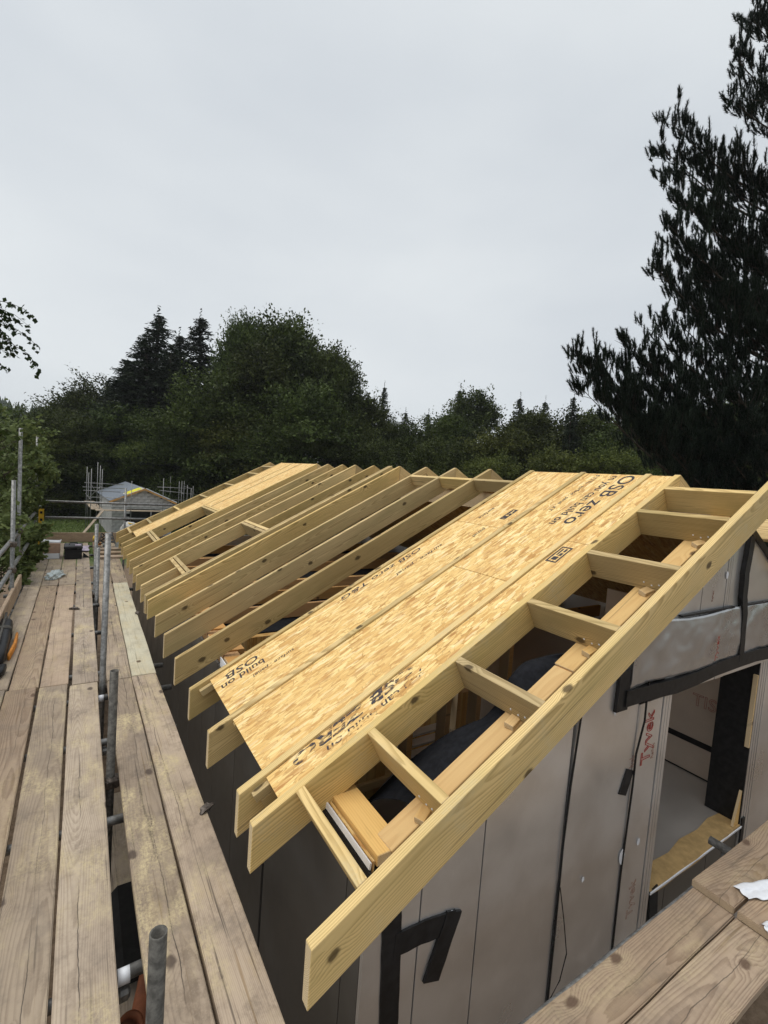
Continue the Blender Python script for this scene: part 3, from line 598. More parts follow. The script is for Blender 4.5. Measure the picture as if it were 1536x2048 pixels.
sheet('black_membrane', lambda u, v: (1.24+.22*u, 1.585+.07*v+.05*u*v, zroof(1.24+.22*u)-.24-.08*v-.02*math.sin(u*9+v*3)*v), 14, 8, MEMB, .002)
box('foil_offcut', (.5, .55, .012), (1.52, 1.92, 2.42), FOILF, B, (.1, -.25, .35), .001)

# ================================================================== SCAFFOLD
ZB = 2.36
SC = thing('tube_scaffold', 'grey steel tube scaffold along the building with guard rails and transoms', 'scaffold', (-.2, 6.5, 0))
def std(x, y, zt, mat=STEEL, lean=(0, 0), parent=SC):
    zb_ = float(gz(x, y)); return tube('standard', (x-lean[0], y-lean[1], zb_), (x, y, zt), parent, mat=mat)
for x, y, zt, mt, ln in ((.212, 4.62, 3.66, STEEL, (.02, 0)), (.205, 3.24, 3.00, STEELD, (.01, 0)), (.218, 1.36, 2.965, STEELD, (0, 0)), (.218, 7.95, 3.34, STEEL, (0, 0)), (.235, 7.62, 3.05, STEEL, (0, 0))): std(x, y, zt, mt, ln)
for x, y, zt in ((-.745, 8.78, 4.635), (-.70, 7.55, 3.93), (-.76, 12.2, 4.655), (-.75, 5.0, 3.5), (.92, 12.82, 3.62)): std(x, y, zt)
tube('guard_rail', (-.76, 2.2, 3.11), (-.72, 12.9, 3.14), SC); tube('guard_rail', (-.735, 2.2, 2.80), (-.70, 12.9, 2.76), SC)
tube('guard_rail', (-.98, 12.62, 3.275), (2.6, 12.62, 3.255), SC); tube('guard_rail', (-.62, 12.66, 2.915), (1.9, 12.66, 2.905), SC)
tr_y = [.9, 1.92, 2.85, 3.72, 4.45, 4.98, 6.2, 7.4, 8.2, 8.75, 10.0, 11.3, 12.45]
for k, y in enumerate(tr_y):
    tube('transom', (-.85, y, ZB-.064), (.735 if k in (4, 5, 8) else .66, y+.01, ZB-.064), SC)
    if k in (1, 4): tube('transom_end', (.168, y, ZB-.064), (.21, y, ZB-.064), SC, r=.028, mat=WHITE)
    if k in (1, 3): box('coupler', (.05, .06, .05), (.185, y-.01, ZB-.12), STEEL, SC, (0, .1, .2), .012)
tube('ledger', (.10, .3, ZB-.125), (.115, 12.8, ZB-.125), SC); tube('ledger', (-.70, .3, ZB-.125), (-.70, 12.8, ZB-.125), SC)
for x, y, z_ in ((.215, 3.24, 2.29), (.218, 4.66, 2.29), (.22, 7.95, 2.30), (-.74, 8.78, 3.13), (-.70, 7.55, 3.12), (-.70, 7.55, 2.79), (-.75, 12.3, 3.26), (-.72, 12.5, 2.9), (.92, 12.72, 3.26), (.92, 12.72, 2.9), (-.745, 8.78, 2.80)):
    cp = box('coupler', (.085, .075, .07), (x, y, z_), COUP, SC, (.1, .2, .3), .014)
    v, f = tubegeo(.10, .011, .004, 6); link('bolt', mesh('bolt', v, f, COUP), cp, (-.05, -.03, .01), (0, 1.4, .5))
def plank(name, x0, y0, x1, y1, wd, z, mat, label, cat='board', group=None, th=.038, parent=None, tilt=0.0):
    L = math.hypot(x1-x0, y1-y0); a = math.atan2(y1-y0, x1-x0); n = 10
    bm = bmesh.new(); rows = []
    ph = random.random()*9
    for i in range(n+1):
        t = i/n; x = -L/2+L*t; dz = .003*math.sin(t*6+ph); dw = .002*math.sin(t*17+ph)
        rows.append([bm.verts.new(p) for p in ((x, -wd/2+dw, -th/2+dz), (x, wd/2+dw, -th/2+dz), (x, wd/2+dw, th/2+dz), (x, -wd/2+dw, th/2+dz))])
    for i in range(n):
        for q in range(4): bm.faces.new((rows[i][q], rows[i][(q+1) % 4], rows[i+1][(q+1) % 4], rows[i+1][q]))
    bm.faces.new(rows[0][::-1]); bm.faces.new(rows[-1])
    bmesh.ops.recalc_face_normals(bm, faces=bm.faces)
    long = [e for e in bm.edges if len(e.link_faces) == 2 and e.calc_face_angle() > .7]
    bmesh.ops.bevel(bm, geom=long, offset=.004, segments=2, affect='EDGES')
    me = bpy.data.meshes.new(name); bm.to_mesh(me); bm.free(); me.materials.append(mat)
    o = link(name, me, parent, ((x0+x1)/2, (y0+y1)/2, z-th/2), (tilt, 0, a))
    if label: tag(o, label, cat, group)
    return o
GR = 'scaffold boards of the long platform'
plank('scaffold_board', -.355, -.2, -.362, 4.72, .198, ZB, BRDC, 'pale pinkish scaffold board at the bottom left corner, outermost of the near run', group=GR)
plank('scaffold_board', -.146, -.2, -.146, 4.69, .192, ZB, BRD, 'greyish brown scaffold board, second from the left in the near run', group=GR)
plank('scaffold_board', .058, -.2, .068, 4.66, .200, ZB, BRD, 'cracked brown scaffold board left of the standards gap in the near run', group=GR)
plank('scaffold_board', -.565, -.2, -.570, 4.75, .20, ZB, BRD, 'scaffold board beside the toe board, just off the left edge in the near run', group=GR)
plank('scaffold_board', .352, -.2, .332, 4.62, .188, ZB+.012, BRDS, 'grey split scaffold board right of the standards gap in the near run', group=GR)
plank('scaffold_board', .566, -.2, .529, 4.63, .196, ZB+.012, BRDS, 'sawdust covered scaffold board nearest the wall in the near run', group=GR)
plank('scaffold_board', -.556, 4.755, -.553, 8.44, .196, ZB, BRD, 'dark shaded scaffold board under the nail gun in the middle run', group=GR)
plank('scaffold_board', -.350, 4.725, -.345, 8.43, .196, ZB, BRDC, 'light scaffold board, second from the left in the middle run', group=GR)
plank('scaffold_board', -.140, 4.70, -.131, 8.43, .196, ZB, BRDC, 'light scaffold board, third from the left in the middle run', group=GR)
plank('scaffold_board', .080, 4.67, .090, 12.6, .194, ZB, BRDS, 'long orange brown scaffold board left of the standards beyond the first joint', group=GR)
plank('scaffold_board', .335, 4.63, .360, 8.40, .188, ZB+.006, BRDS, 'mottled scaffold board right of the tall standard in the middle run', group=GR)
plank('scaffold_board', .533, 4.64, .566, 8.37, .196, ZB+.010, BRDL, 'pale greenish scaffold board nearest the rafter ends in the middle run', group=GR)
plank('scaffold_board', -.553, 8.45, -.553, 12.6, .20, ZB, BRD, 'scaffold board under the white topped box in the far run', group=GR)
plank('scaffold_board', -.343, 8.44, -.343, 12.6, .20, ZB, BRD, 'scaffold board under the crumpled plastic bag in the far run', group=GR)
plank('scaffold_board', -.128, 8.44, -.128, 12.6, .20, ZB, BRD, 'scaffold board under the black toolbox in the far run', group=GR)
plank('scaffold_board', .362, 8.41, .362, 12.6, .19, ZB+.006, BRDS, 'scaffold board right of the far standards in the far run', group=GR)
plank('scaffold_board', .572, 8.38, .600, 12.6, .20, ZB+.010, BRDS, 'scaffold board nearest the rafter ends in the far run', group=GR)
for k, y in enumerate((10.55, 11.0, 11.45)): plank('loose_board', .27, y, 1.0, y, .20, ZB+.052, BRDC, ('nearest', 'middle', 'farthest')[k]+' of three short boards lying across the far end of the platform', group='short cross boards')
# toe boards
plank('toe_board', -.685, 1.0, -.685, 8.35, .20, ZB+.205, BRDC, 'long toe board on edge along the outer side of the platform', 'toe board', tilt=math.pi/2).location.z = ZB+.105
o = plank('toe_board', -.62, 12.68, .78, 12.66, .21, ZB, BRDC, 'red brown toe board on edge across the far end of the platform', 'toe board', tilt=math.pi/2); o.location.z = ZB+.115
# lower lift, seen through the gap
plank('lower_board', .12, 1.6, .12, 5.2, .22, .95, BRD, 'grey lower lift board seen through the gap, left one', group='lower lift boards'); plank('lower_board', .36, 1.6, .36, 5.2, .22, .95, BRD, 'grey lower lift board seen through the gap, right one', group='lower lift boards')
# front platform
GF = 'scaffold boards across the gable'
ZF = 2.30
plank('scaffold_board', .80, .945, 2.735, .946, .186, ZF, BRDC, 'brown scaffold board with dark grain next to the gable wall, left of the joint', group=GF)
plank('scaffold_board', .80, .744, 2.735, .744, .205, ZF, BRDC, 'plain tan scaffold board at the bottom edge below the gable, left of the joint', group=GF)
plank('scaffold_board', 2.722, .950, 6.6, .962, .190, ZF+.040, BRDC, 'pinkish knotted scaffold board next to the gable wall, right of the joint', group=GF)
plank('scaffold_board', 2.715, .738, 6.6, .740, .200, ZF+.040, BRDC, 'worn scaffold board under the white paper, right of the joint', group=GF)
SF = thing('tube_scaffold', 'short steel tube scaffold carrying the boards in front of the gable', 'scaffold', (3, .8, 0))
for x in (.95, 1.9, 3.3, 4.6, 5.9): tube('transom', (x, .5, ZF-.064), (x, 1.03 if x != 3.3 else 1.20, ZF-.064), SF)
for x in (.9, 3.35, 5.95): tube('standard', (x, .52, 0), (x, .52, ZF-.04), SF); tube('standard', (x, 1.13, 0), (x, 1.13, ZF-.11), SF)
tube('ledger', (.7, .58, ZF-.115), (6.2, .58, ZF-.115), SF); tube('ledger', (.7, 1.08, ZF-.115), (6.2, 1.08, ZF-.115), SF)

# ================================================================== SMALL THINGS
# paper
def paper(name, pts, z, mat, label, cat):
    n = 14; v = []; f = []
    for j in range(n+1):
        for i in range(n+1):
            u, w_ = i/n, j/n; a = [pts[0][k]*(1-u)*(1-w_)+pts[1][k]*u*(1-w_)+pts[2][k]*u*w_+pts[3][k]*(1-u)*w_ for k in (0, 1)]
            v.append((a[0]+.008*math.sin(w_*9), a[1]+.006*math.sin(u*11+2), z+.004+.010*abs(math.sin(u*5+w_*2))+.006*math.sin(w_*8+u*3)**2))
    for j in range(n):
        for i in range(n): k = j*(n+1)+i; f.append((k, k+1, k+n+2, k+n+1))
    o = link(name, mesh(name, v, f, mat, True)); md = o.modifiers.new('t', 'SOLIDIFY'); md.thickness = .001
    return tag(o, label, cat)
paper('paper_sheet', [(2.863, .912), (2.83, .835), (2.99, .755), (3.14, .81)], ZF+.042, WHITE, 'crumpled white paper lying on the boards at the right edge', 'paper')
paper('paper_scrap', [(2.735, .745), (2.69, .71), (2.78, .66), (2.85, .70)], ZF+.042, WHITE, 'small white paper scrap at the right edge below the big sheet', 'paper')
# plastic bag
bm = bmesh.new(); bmesh.ops.create_icosphere(bm, subdivisions=4, radius=1)
for v in bm.verts:
    k = 1+.22*math.sin(7*v.co.x+3*v.co.y)*math.sin(6*v.co.z+4*v.co.y)+.12*math.sin(15*v.co.x-9*v.co.z); v.co = Vector((v.co.x*.10*k, v.co.y*.22*k, max(-.01, v.co.z*.075*k+.02)))
me = bpy.data.meshes.new('plastic_bag'); bm.to_mesh(me); bm.free()
pm = MT('clear_plastic'); pm.out((.62, .72, .74), .25); pm.b.inputs['Alpha'].default_value = .6; pm.bump(pm.noise(pm.tc.outputs['Object'], 30, 4), .6, .02); me.materials.append(pm.m)
for p in me.polygons: p.use_smooth = True
tag(link('plastic_bag', me, None, (-.30, 9.0, ZB+.012), (0, 0, -.3)), 'crumpled clear plastic bag on the far boards', 'bag')
# white topped cardboard box
CARD = plain('cardboard', (.40, .27, .20), .9, 0, 12, .15); BLK = plain('black_plastic', (.012, .012, .014), .45, 0, 30, .3); ORG = plain('orange_plastic', (.62, .24, .04), .5); YEL = plain('yellow_plastic', (.62, .40, .03), .5); LIL = plain('lilac_sheet', (.42, .36, .44), .6)
cb = thing('cardboard_box', 'brown cardboard box with white open lid beside the toolbox', 'box', (-.42, 10.8, ZB))
bx('box_body', -.565, -.285, 10.66, 10.95, ZB+.10, ZB+.285, CARD, cb); bx('box_base', -.56, -.29, 10.655, 10.95, ZB, ZB+.098, WHITE, cb)
prism('box_flap', [(-.575, ZB+.287), (-.28, ZB+.287), (-.272, ZB+.325), (-.30, ZB+.305), (-.52, ZB+.315), (-.58, ZB+.34)], 10.70, 10.95, WHITE, cb)
tb = thing('toolbox', 'black plastic toolbox on the far end of the platform', 'toolbox', (-.08, 10.75, ZB))
bx('toolbox_body', -.215, .065, 10.55, 10.95, ZB, ZB+.19, BLK, tb, .012); bx('toolbox_lid', -.225, .075, 10.54, 10.96, ZB+.193, ZB+.245, BLK, tb, .012)
cord('handle', [(-.14, 10.75, ZB+.245), (-.13, 10.75, ZB+.285), (-.02, 10.75, ZB+.285), (-.01, 10.75, ZB+.245)], .010, BLK, tb)
bx('tray', -.05, .05, 10.60, 10.70, ZB+.247, ZB+.26, LIL, tb); bx('latch', -.16, -.12, 10.530, 10.538, ZB+.15, ZB+.21, BLK, tb); bx('latch', -.02, .02, 10.530, 10.538, ZB+.15, ZB+.21, BLK, tb)
tag(prism('speed_square', [(.085, ZB+.001), (.20, ZB+.001), (.085, ZB+.10)], 10.68, 10.70, BLK), 'small black triangular square leaning by the toolbox', 'square')
paper('folded_sheet', [(.0, 11.3), (.19, 11.3), (.19, 12.0), (-.02, 11.9)], ZB+.02, LIL, 'pale lilac folded sheet behind the toolbox', 'sheet')
# nail gun at the left edge
ng = thing('nail_gun', 'black nail gun with orange side panel lying at the left edge of the boards', 'nail gun', (-.6, 5.85, ZB))
def loft(name, prof, mat, parent, rot=None):
    # sections: (x, y, z, rx, rz) along y, 12-gon each
    v = []; f = []; n = 12
    for x, y, z_, rx, rz in prof:
        for k in range(n): a = 2*math.pi*k/n; ca, sa = math.cos(a), math.sin(a); v.append((x+rx*math.copysign(abs(ca)**.6, ca), y, z_+rz*math.copysign(abs(sa)**.6, sa)))
    for i in range(len(prof)-1):
        for k in range(n): f.append((i*n+k, i*n+(k+1) % n, (i+1)*n+(k+1) % n, (i+1)*n+k))
    f += [tuple(range(n))[::-1], tuple(range((len(prof)-1)*n, len(prof)*n))]
    me = mesh(name, v, f, mat, True); return link(name, me, parent)
z0 = ZB+.075
loft('gun_body', [(-.575, 5.25, z0-.02, .03, .04), (-.58, 5.35, z0, .05, .06), (-.59, 5.6, z0, .055, .07), (-.60, 5.8, z0+.01, .06, .075), (-.61, 5.95, z0+.01, .055, .07), (-.615, 6.05, z0+.01, .065, .075), (-.63, 6.25, z0+.01, .07, .075), (-.64, 6.38, z0, .06, .06), (-.645, 6.44, z0, .04, .04)], BLK, ng)
loft('gun_collar', [(-.61, 5.97, z0+.012, .068, .082), (-.612, 6.02, z0+.012, .068, .082)], STEELD, ng); loft('gun_nose', [(-.648, 6.44, z0+.02, .018, .018), (-.652, 6.58, z0+.02, .014, .014)], STEELD, ng)
loft('magazine', [(-.515, 5.42, z0-.035, .012, .035), (-.50, 5.75, z0-.035, .014, .035), (-.51, 6.05, z0-.03, .012, .03)], ORG, ng); loft('handle', [(-.535, 5.15, z0-.03, .035, .035), (-.55, 5.05, z0-.035, .045, .035), (-.56, 4.98, z0-.04, .03, .03)], BLK, ng)
loft('gun_rail', [(-.60, 5.5, z0+.082, .010, .01), (-.645, 6.5, z0+.085, .012, .012)], STEELD, ng)
# drill and cable at the far end
dr = thing('cordless_drill', 'yellow and orange cordless drill lying at the far end of the platform', 'drill', (.33, 11.9, ZB))
loft('drill_body', [(.30, 11.75, ZB+.20, .02, .02), (.30, 11.82, ZB+.20, .045, .05), (.31, 12.0, ZB+.20, .045, .05), (.31, 12.05, ZB+.20, .03, .03)], YEL, dr); prism('drill_grip', [(.29, ZB+.16), (.34, ZB+.16), (.36, ZB+.06), (.31, ZB+.06)], 11.9, 11.95, BLK, dr); bx('battery', .28, .42, 11.84, 12.0, ZB+.052, ZB+.10, ORG, dr, .01)
tag(cord('coiled_cable', [(.52+.16*math.cos(a)*(1-.02*a), 11.9+.2*math.sin(a), ZB+.08+.012*a+.03*math.sin(3*a)) for a in np.linspace(0, 19, 90)], .011, BLK), 'tangled black cable heap by the drill', 'cable')
# yellow slotted upright at the corner
yl = thing('yellow_level', 'yellow slotted level standing upright at the far left scaffold corner', 'level', (-.66, 12.0, ZB))
for z_ in (0, .26, .52): 
    bx('level_body', -.70, -.69, 12.0, 12.03, ZB+.02+z_, ZB+.28+z_, YEL, yl, .002); bx('level_body', -.62, -.61, 12.0, 12.03, ZB+.02+z_, ZB+.28+z_, YEL, yl, .002)
bx('level_web', -.689, -.621, 12.012, 12.018, ZB+.02, ZB+.80, YEL, yl, .001)
for k in range(5): bx('vial', -.675, -.635, 12.002, 12.010, ZB+.1+k*.15, ZB+.15+k*.15, BLK, yl, .002)
# offcuts on boards
for x, y, z_, l, nm in ((-.02, 7.05, ZB+.012, .06, 'small dark offcut on the board gap in the middle run'), (.64, 2.62, ZB+.02, .05, 'dark clod on the inner board edge in the near run'), (.65, 6.6, ZB+.02, .05, 'dark clod on the pale board edge in the middle run')):
    bm = bmesh.new(); bmesh.ops.create_icosphere(bm, subdivisions=2, radius=1)
    for v in bm.verts: v.co = v.co*(1+.25*math.sin(9*v.co.x+5*v.co.z)); v.co.x *= l*.5; v.co.y *= l; v.co.z *= .018
    me = bpy.data.meshes.new('clod'); bm.to_mesh(me); bm.free(); me.materials.append(COUP); tag(link('clod', me, None, (x, y, z_), (0, 0, rng.uniform(0, 3))), nm, 'clod')
# clay pipe below the gap
CLAY = plain('terracotta', (.24, .08, .035), .7, 0, 9, .25)
v, f = tubegeo(.45, .055, .045, 20); tag(link('clay_pipe', mesh('clay_pipe', v, f, CLAY, True), None, (.36, 2.80, 1.02), (math.pi/2-.35, 0, -.35+math.pi)), 'orange clay pipe lying under the platform gap', 'pipe')
v, f = tubegeo(.16, .065, .05, 20); tag(link('clay_pot', mesh('clay_pot', v, f, CLAY, True), None, (.25, 2.52, 1.32), (.5, .2, 0)), 'short orange clay collar under the platform gap at the bottom edge', 'pipe')
bx('gap_void_block', .24, .62, 3.05, 3.75, .99, 1.2, DARK, None, .06); tag(bpy.data.objects['gap_void_block'], 'black block standing for the dark void under the platform gap', 'void')  # black block placed where the gap holds only darkness

# ================================================================== FAR SHED WITH ITS SCAFFOLD
AX, AY, AZ, HW, DR, SL = 3.893, 37.8, 2.37, 2.17, .97, 9.8
rd = Vector((-.053, .9986, 0)); rn = Vector((.9986, .053, 0)); GZ = -1.22
BLOCK = plain('concrete_block', (.43, .42, .41), .9, 0, 4, .22); SLATE = None
sm = MT('grey_slate'); P = sm.tc.outputs['Object']; br = sm.n('ShaderNodeTexBrick'); sm.put(br.inputs['Vector'], sm.mapping(P, sc=(1, 1, 1))); br.inputs['Scale'].default_value = 3.2
br.inputs['Color1'].default_value = (.16, .185, .22, 1); br.inputs['Color2'].default_value = (.20, .225, .26, 1); br.inputs['Mortar'].default_value = (.10, .115, .14, 1); br.inputs['Mortar Size'].default_value = .02
SLATE = sm.out(br.outputs[0], .55)
SH = thing('block_garage', 'small concrete block garage with half slated grey roof beyond the platform', 'garage', (AX, AY, GZ), world=False)
SH.rotation_euler = (0, 0, math.atan2(rn.y, rn.x))
# local frame: x right, y back, z up from GZ
ze = AZ-DR-GZ; za = AZ-GZ; WI = HW-.22
def shb(name, x0, x1, y0, y1, z0_, z1_, mat, par=SH, bev=.004): return box(name, (x1-x0, y1-y0, z1_-z0_), ((x0+x1)/2, (y0+y1)/2, (z0_+z1_)/2), mat, par, bev=bev)
shb('side_wall', -WI, -WI+.2, .45, SL, 0, ze-.05, BLOCK); shb('side_wall', WI-.2, WI, .45, SL, 0, ze-.05, BLOCK); shb('back_wall', -WI+.2, WI-.2, SL-.2, SL, 0, ze-.05, BLOCK)
# front gable in single blocks, with a dark door opening
h_ = .215; row = 0; z_ = 0.0
while z_ < za-.35:
    x = -WI + (0 if row % 2 else -.22)
    while x < WI:
        x0_, x1_ = max(x, -WI)+.006, min(x+.44, WI)-.006; xm = (x0_+x1_)/2
        top = za-.12-abs(xm)*(DR/HW)
        if x1_-x0_ > .08 and z_+h_*.7 < top and not (z_ < 2.05 and -1.0 < xm < 1.25):
            box('block', (x1_-x0_, .1, h_-.012), (xm, .40, z_+h_/2), BLOCK, SH, bev=0)
        x += .44
    z_ += h_; row += 1
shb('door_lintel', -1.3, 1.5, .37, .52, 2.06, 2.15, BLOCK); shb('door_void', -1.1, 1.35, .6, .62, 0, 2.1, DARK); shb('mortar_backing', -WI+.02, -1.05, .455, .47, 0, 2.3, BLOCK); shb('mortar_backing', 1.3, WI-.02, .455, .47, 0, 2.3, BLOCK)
prismv = [(-WI, 2.14), (WI, 2.14), (0, za-.15)]
v = [(x, .455, z2) for x, z2 in prismv]+[(x, .5, z2) for x, z2 in prismv]; link('gable_backing', mesh('gable_backing', v, [(0, 1, 2), (5, 4, 3), (0, 3, 4, 1), (1, 4, 5, 2), (2, 5, 3, 0)], BLOCK), SH)
sa = math.atan2(DR, HW); sL = math.hypot(DR, HW)
def roofbit(name, y0, y1, a0, a1, mat, side, t=.04, lift=0.0):
    me = boxmesh(a1-a0, y1-y0, t, mat, .003, name); am = (a0+a1)/2
    o = link(name, me, SH, (side*am*math.cos(sa), (y0+y1)/2, za-am*math.sin(sa)+lift)); o.rotation_euler = (0, side*sa, 0); return o
roofbit('slate_roof', 1.9, SL+.2, 0, sL, SLATE, -1); roofbit('slate_roof', .0, 1.89, sL*.55, sL, SLATE, -1, lift=.002)
for k in range(3): roofbit('yellow_membrane', .25+k*.5, .6+k*.5, sL*.06, sL*.5, plain('yellow_membrane', (.72, .66, .05), .6), -1)
roofbit('roof_membrane', .1, 1.88, .02, sL*.54, plain('pale_membrane', (.42, .42, .40), .7), -1, lift=-.03)
roofbit('roof_membrane', .1, SL, .02, sL, plain('felt', (.25, .25, .24), .8), 1)
for s_ in (-1, 1): roofbit('barge_board', -.03, .03, 0, sL, STUD, s_, .12, -.08)
roofbit('barge_board', -.06, .0, .1, sL, WHITE, 1, .05, .03)
GS = thing('tube_scaffold', 'thin steel tube scaffold around the block garage', 'scaffold', (AX, AY, GZ), world=False); GS.rotation_euler = SH.rotation_euler
for x, y, zt in ((-3.45, 1, 4.85), (-3.25, .2, 4.75), (-3.2, 3.2, 4.4), (-3.1, 2.2, 4.5), (-2.75, .0, 5.0), (-2.7, 2.6, 5.2), (-2.55, .9, 4.7), (-.95, -.9, 4.1), (1.05, -.9, 4.4), (.3, -1.0, 2.0), (2.7, 1, 4.2), (2.95, 3, 4.1), (3.3, 1.8, 3.9), (3.55, 4, 4.1), (3.2, 0.2, 3.7), (2.9, 6, 4.4), (3.9, 2.5, 3.8), (-1.9, 8.5, 4.6)):
    tube('standard', (x, y, 0), (x, y, zt), GS, r=.022, n=8)
for a, b in (((-3.7, 0, 3.28), (-1.5, 0, 3.25)), ((-3.6, 1, 3.75), (-1.2, 1, 3.72)), ((-3.7, 1, 3.45), (-1, 1, 3.45)), ((-3.5, -.9, 2.9), (3.6, -.9, 2.9)), ((-2.8, -.95, 2.3), (3.2, -.95, 2.3)), ((.9, .5, 3.7), (3.4, .5, 3.7)), ((1.3, 1.5, 3.4), (4.0, 1.5, 3.2)), ((2.6, 0, 3.3), (3.6, 6, 3.3)), ((3.2, 0, 3.7), (4.0, 6, 3.6)), ((-3.3, 0, 2.7), (-3.2, 6, 2.7)), ((-3.2, .1, 3.6), (-2.6, 1, 2.6)), ((-3.4, 1, 2.6), (-2.7, 0, 3.6))):
    tube('ledger', a, b, GS, r=.022, n=8)
for k in range(4): shb('deck_board', -3.0, 2.9, -.88+k*.21, -.68+k*.21, 2.0, 2.04, BRD, GS)
for k in range(3): shb('deck_board', -3.2+k*.23, -2.99+k*.23, .0, 7, 2.0, 2.04, BRD, GS)
def place(o, lx, ly, lz): 
    p = Vector((AX, AY, GZ))+rn*lx+rd*ly; o.location = (p.x, p.y, GZ+lz); return o
o = plank('leaning_plank', 0, 0, 2.6, 0, .2, 0, BRD, 'grey plank leaning against the garage scaffold', 'plank'); place(o, -3.35, -1.2, 1.05); o.rotation_euler = (.5, -.95, .1)
for k, (x, y, zz, sx, sy, sz, lb) in enumerate(((-2.55, -3.6, .28, .6, .9, .5, 'left grey block stack on the ground before the garage'), (-1.85, -3.5, .33, .65, .9, .62, 'right grey block stack on the ground before the garage'))):
    st = thing('block_stack', lb, 'blocks', (0, 0, 0), 'block stacks', world=False); place(st, x, y, 0)
    for i in range(3):
        for j in range(3): box('block', (sx, .27, sz/3-.01), (0, (i-1)*.29, sz/6+j*sz/3), BLOCK, st, (0, 0, .03*(i-j)), .01)
st = thing('sheet_stack', 'flat grey sheets laid over trestles before the garage', 'sheets', (0, 0, 0), world=False); place(st, -1.0, -3.7, 0)
box('sheet', (2.3, 1.1, .05), (0, 0, .80), BLOCK, st, (.03, .02, .1)); box('sheet', (1.5, .9, .05), (-.2, .1, .87), BLOCK, st, (0, .03, -.1)); box('trestle', (.1, .9, .76), (-.8, 0, .38), STUD, st); box('trestle', (.1, .9, .76), (.8, 0, .38), STUD, st)
bm = bmesh.new(); bmesh.ops.create_icosphere(bm, subdivisions=3, radius=1)
for v in bm.verts: k = 1+.15*math.sin(5*v.co.x+3*v.co.z)*math.sin(4*v.co.y); v.co = Vector((v.co.x*.5*k, v.co.y*.4*k, max(-.4, v.co.z)*.5*k))
me = bpy.data.meshes.new('bulk_bag'); bm.to_mesh(me); bm.free(); me.materials.append(plain('bag_weave', (.40, .39, .37), .9)); o = tag(link('bulk_bag', me), 'pale bulk bag on the sheets before the garage', 'bag'); place(o, -1.35, -3.6, 1.1)
tag(place(box('bag_lining', (.5, .3, .06), (0, 0, 0), YEL, None, (.1, .1, .2), .02), -1.2, -3.7, 1.5), 'yellow sheet on the bulk bag', 'sheet')
tag(place(box('water_drum', (.5, .5, .7), (0, 0, 0), plain('green_drum', (.03, .07, .05), .5), None, (0, 0, .3), .12), -3.0, -3.4, .36), 'dark green drum beside the block stacks', 'drum')
# grass in the far yard
n = 9000; gp = np.stack([rng.uniform(-5, 1.0, n), rng.uniform(28, 50, n), np.zeros(n)], 1); gp[:, 2] = gz(gp[:, 0], gp[:, 1])+.06
gd = np.tile([0, 0, 1.0], (n, 1))
tag(link('grass', leafmesh('grass', gp, rng.uniform(.12, .4, n), leaf_mat('grass_blade', (.05, .085, .018), (.14, .18, .05)), 0, .16, gd)), 'rough green grass in the yard left of the garage', 'grass', kind='stuff')

# ================================================================== TREES
BARK = plain('bark', (.055, .045, .035), .95, 0, 12, .4, .5)
L_BROAD = leaf_mat('broad_leaf', (.008, .014, .004), (.078, .102, .026)); L_LIGHT = leaf_mat('light_leaf', (.018, .03, .007), (.125, .15, .036)); L_SPR = leaf_mat('spruce_needle', (.007, .013, .008), (.030, .043, .022), .1)
L_PINE = leaf_mat('pine_needle', (.006, .012, .008), (.022, .034, .021), .1); L_NEAR = leaf_mat('hedge_leaf', (.045, .07, .02), (.19, .23, .085), .3)
def crown_pts(n, R, H, seed, lobes=14, base=.12):
    g = np.random.default_rng(seed); Ps = []; Ds = []
    for k in range(lobes):
        u = g.uniform(base, .93); prof = math.sin(min(1, (u+.12))*math.pi)**.55 if u > .4 else .75+.5*u
        prof = min(1, prof); a = g.uniform(0, 2*math.pi); rr = R*prof*g.uniform(.35, .72)
        c = np.array([rr*math.cos(a), rr*math.sin(a), u*H]); lr = np.array([R*g.uniform(.28, .5)]*2+[H*g.uniform(.09, .16)])
        m = n//lobes; d = g.normal(size=(m, 3)); d /= np.linalg.norm(d, axis=1, keepdims=True); d[:, 2] = np.where(d[:, 2] < -.4, -d[:, 2], d[:, 2])
        # clumps: snap most leaves to small twigs on the lobe
        tw = g.normal(size=(48, 3)); tw[:, 2] = np.abs(tw[:, 2])*.9-.25; tw /= np.linalg.norm(tw, axis=1, keepdims=True); idx = g.integers(0, 48, m)
        tl = g.uniform(.75, 1.55, (48, 1))[idx]; q = tw[idx]*tl*g.uniform(.35, 1, (m, 1))**.6 + g.normal(size=(m, 3))*.10
        q = np.where(g.random((m, 1)) < .78, q, d*g.uniform(.6, 1.05, (m, 1)))
        Ps.append(c+q*lr); Ds.append(q/np.linalg.norm(q, axis=1, keepdims=True)+np.array([0, 0, .3]))
    return np.concatenate(Ps), np.concatenate(Ds)
def trunkmesh(h, r, limbs, seed):
    g = np.random.default_rng(seed); pts = [(0, 0, -.3)]+[(.12*math.sin(i*1.7+seed), .12*math.cos(i*1.3+seed), h*i/6) for i in range(1, 7)]
    v, f = sweep(pts, r, 7, r*.25)
    for k in range(limbs):
        z_ = h*g.uniform(.3, .9); a = g.uniform(0, 6.28); L = h*g.uniform(.12, .2); p = [(0.05*math.cos(a), .05*math.sin(a), z_)]+[(L*t*math.cos(a+.3*t), L*t*math.sin(a+.3*t), z_+L*.7*t) for t in (.33, .66, 1)]
        v2, f2 = sweep(p, r*.3, 5, r*.06); b = len(v); v = list(v)+list(v2); f = list(f)+[tuple(q+b for q in t) for t in f2]
    return mesh('trunk', v, f, BARK, True)
